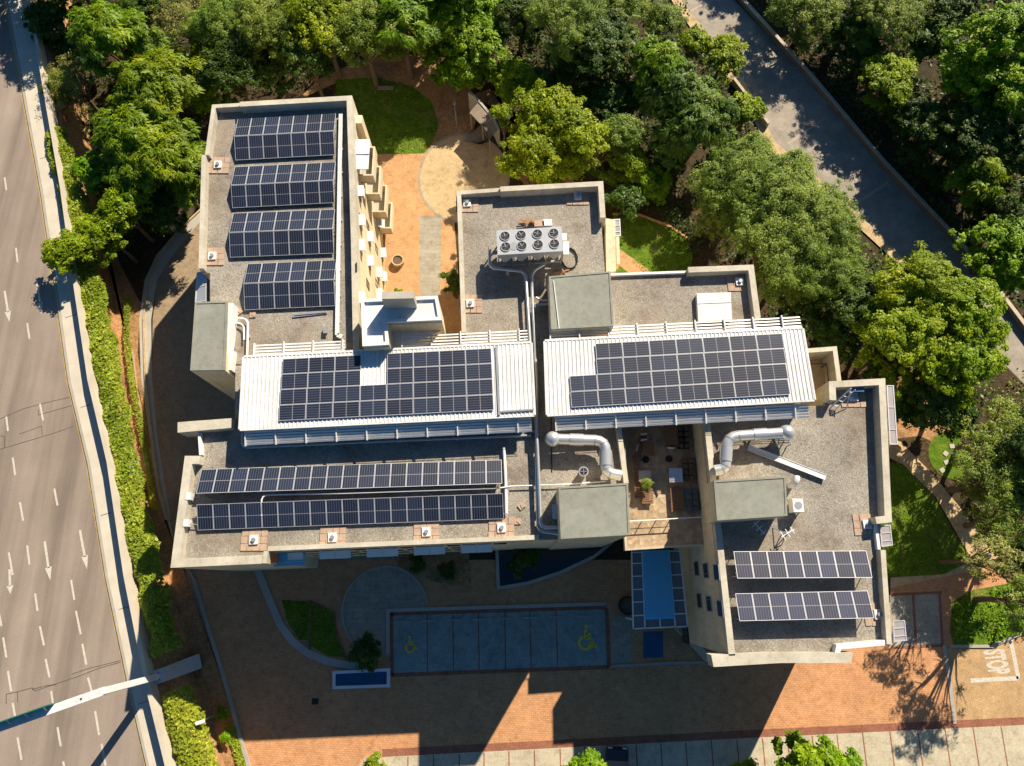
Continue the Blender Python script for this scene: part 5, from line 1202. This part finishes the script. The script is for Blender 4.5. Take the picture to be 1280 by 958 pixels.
# undergrowth of the wooded ground: nobody could count it
def undergrowth(polys, dens, label, kind='dark', size=.34, top=1.0):
    Cs = []
    for px in polys:
        q = np.array([(p.x, p.y) for p in Ps(px)]); lo, hi = q.min(0), q.max(0); n = int((hi[0]-lo[0])*(hi[1]-lo[1])*dens); p = nr.uniform(lo, hi, (n, 2)); ins = np.zeros(n, bool); j = len(q)-1
        for i in range(len(q)):
            c = ((q[i, 1] > p[:, 1]) != (q[j, 1] > p[:, 1])) & (p[:, 0] < (q[j, 0]-q[i, 0])*(p[:, 1]-q[i, 1])/(q[j, 1]-q[i, 1]+1e-9)+q[i, 0]); ins ^= c; j = i
        p = p[ins]; cl = np.sin(p[:, 0]*.9+1.3*np.sin(p[:, 1]*.5))+np.sin(p[:, 1]*1.1+1.7*np.sin(p[:, 0]*.43)); keep = nr.uniform(-1.6, 1.2, len(p)) < cl; p = p[keep]; cl = cl[keep]
        Cs.append(np.column_stack([p, top*nr.uniform(.05, 1, len(p))*(.35+.45*np.clip(cl+1, 0, 3))]))
    C = np.concatenate(Cs); D = np.zeros_like(C); D[:, 2] = .7; D[:, :2] += nr.normal(0, .5, (len(C), 2)); me = leaf_mesh('undergrowth', C, D, size, None, 'broad')
    set_var(me, nr.uniform(0, .8, len(C)), nr.uniform(0, 1, len(C))); me.materials.append(LEAF[kind]); o = bpy.data.objects.new('undergrowth', me); col.objects.link(o); tag(o, label, 'undergrowth', None, 'stuff')
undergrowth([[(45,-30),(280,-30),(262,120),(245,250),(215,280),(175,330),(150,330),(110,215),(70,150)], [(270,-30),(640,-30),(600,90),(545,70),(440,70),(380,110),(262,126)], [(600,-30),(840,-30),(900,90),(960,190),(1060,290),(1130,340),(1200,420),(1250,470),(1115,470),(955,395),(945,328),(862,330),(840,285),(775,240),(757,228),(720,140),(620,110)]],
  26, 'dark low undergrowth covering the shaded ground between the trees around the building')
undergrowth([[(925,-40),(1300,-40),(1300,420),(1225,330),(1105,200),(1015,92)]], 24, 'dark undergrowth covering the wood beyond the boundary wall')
undergrowth([[(1192,752),(1215,739),(1292,725),(1292,786),(1262,794),(1240,804),(1194,804),(1189,788)]], 75, 'bright green leafy ground cover filling the kerbed bed by the STOP marking', 'lime', .24, .7)
undergrowth([[(1205,470),(1292,450),(1292,690),(1245,690),(1212,640),(1200,590)]], 22, 'low mixed undergrowth under the airy trees at the right edge', 'olive', .26)
undergrowth([[(418,98),(470,94),(517,106),(544,127),(551,155),(543,182),(530,194),(420,196)],[(766,266),(800,268),(838,283),(861,299),(869,318),(865,352),(818,352),(773,313)],[(1100,573),(1130,580),(1171,622),(1209,690),(1213,704),(1180,720),(1104,724)],[(350,748),(388,750),(418,764),(423,790),(434,824),(410,822),(374,802),(358,778)]], 45, 'rough grass tufts standing up in the small lawns around the building', 'lime', .13, .16)
# =================================================================== LIGHT, SKY, CAMERA
SUN_EL, SUN_AZ = R(37.5), R(32)      # azimuth measured clockwise from image-north
w = bpy.data.worlds.new('World'); sc.world = w; w.use_nodes = True; nt = w.node_tree
sky = nt.nodes.new('ShaderNodeTexSky'); sky.sky_type = 'NISHITA'; sky.sun_disc = False; sky.sun_elevation = SUN_EL; sky.sun_rotation = SUN_AZ
sky.air_density = 1.0; sky.dust_density = .6; sky.ozone_density = 1.6
hs = nt.nodes.new('ShaderNodeHueSaturation'); hs.inputs['Saturation'].default_value = 1.4; hs.inputs['Value'].default_value = .92
nt.links.new(sky.outputs[0], hs.inputs['Color']); nt.links.new(hs.outputs[0], nt.nodes['Background'].inputs['Color']); nt.nodes['Background'].inputs['Strength'].default_value = .05
L = bpy.data.lights.new('sun', 'SUN'); L.energy = 5.0; L.angle = R(.5); L.color = (1, .875, .70)
so_ = bpy.data.objects.new('sun', L); col.objects.link(so_); so_.location = (20, 20, 90)
sdir = Vector((math.sin(SUN_AZ)*math.cos(SUN_EL), math.cos(SUN_AZ)*math.cos(SUN_EL), math.sin(SUN_EL)))
so_.rotation_euler = sdir.to_track_quat('Z', 'Y').to_euler()
cam = bpy.data.cameras.new('camera'); cam.sensor_width = 36; cam.lens = 36*FOC/1280; cam.clip_start = .5; cam.clip_end = 1500
co_ = bpy.data.objects.new('camera', cam); col.objects.link(co_); co_.location = (0, 0, CAM_H); co_.rotation_euler = (TILT, 0, 0); sc.camera = co_
sc.view_settings.view_transform = 'Standard'; sc.view_settings.look = 'None'; sc.view_settings.gamma = 1; sc.view_settings.exposure = .66
sc.view_settings.use_curve_mapping = False
sc.cycles.max_bounces = 5; sc.cycles.diffuse_bounces = 2; sc.cycles.glossy_bounces = 2; sc.cycles.transparent_max_bounces = 6; sc.cycles.transmission_bounces = 3
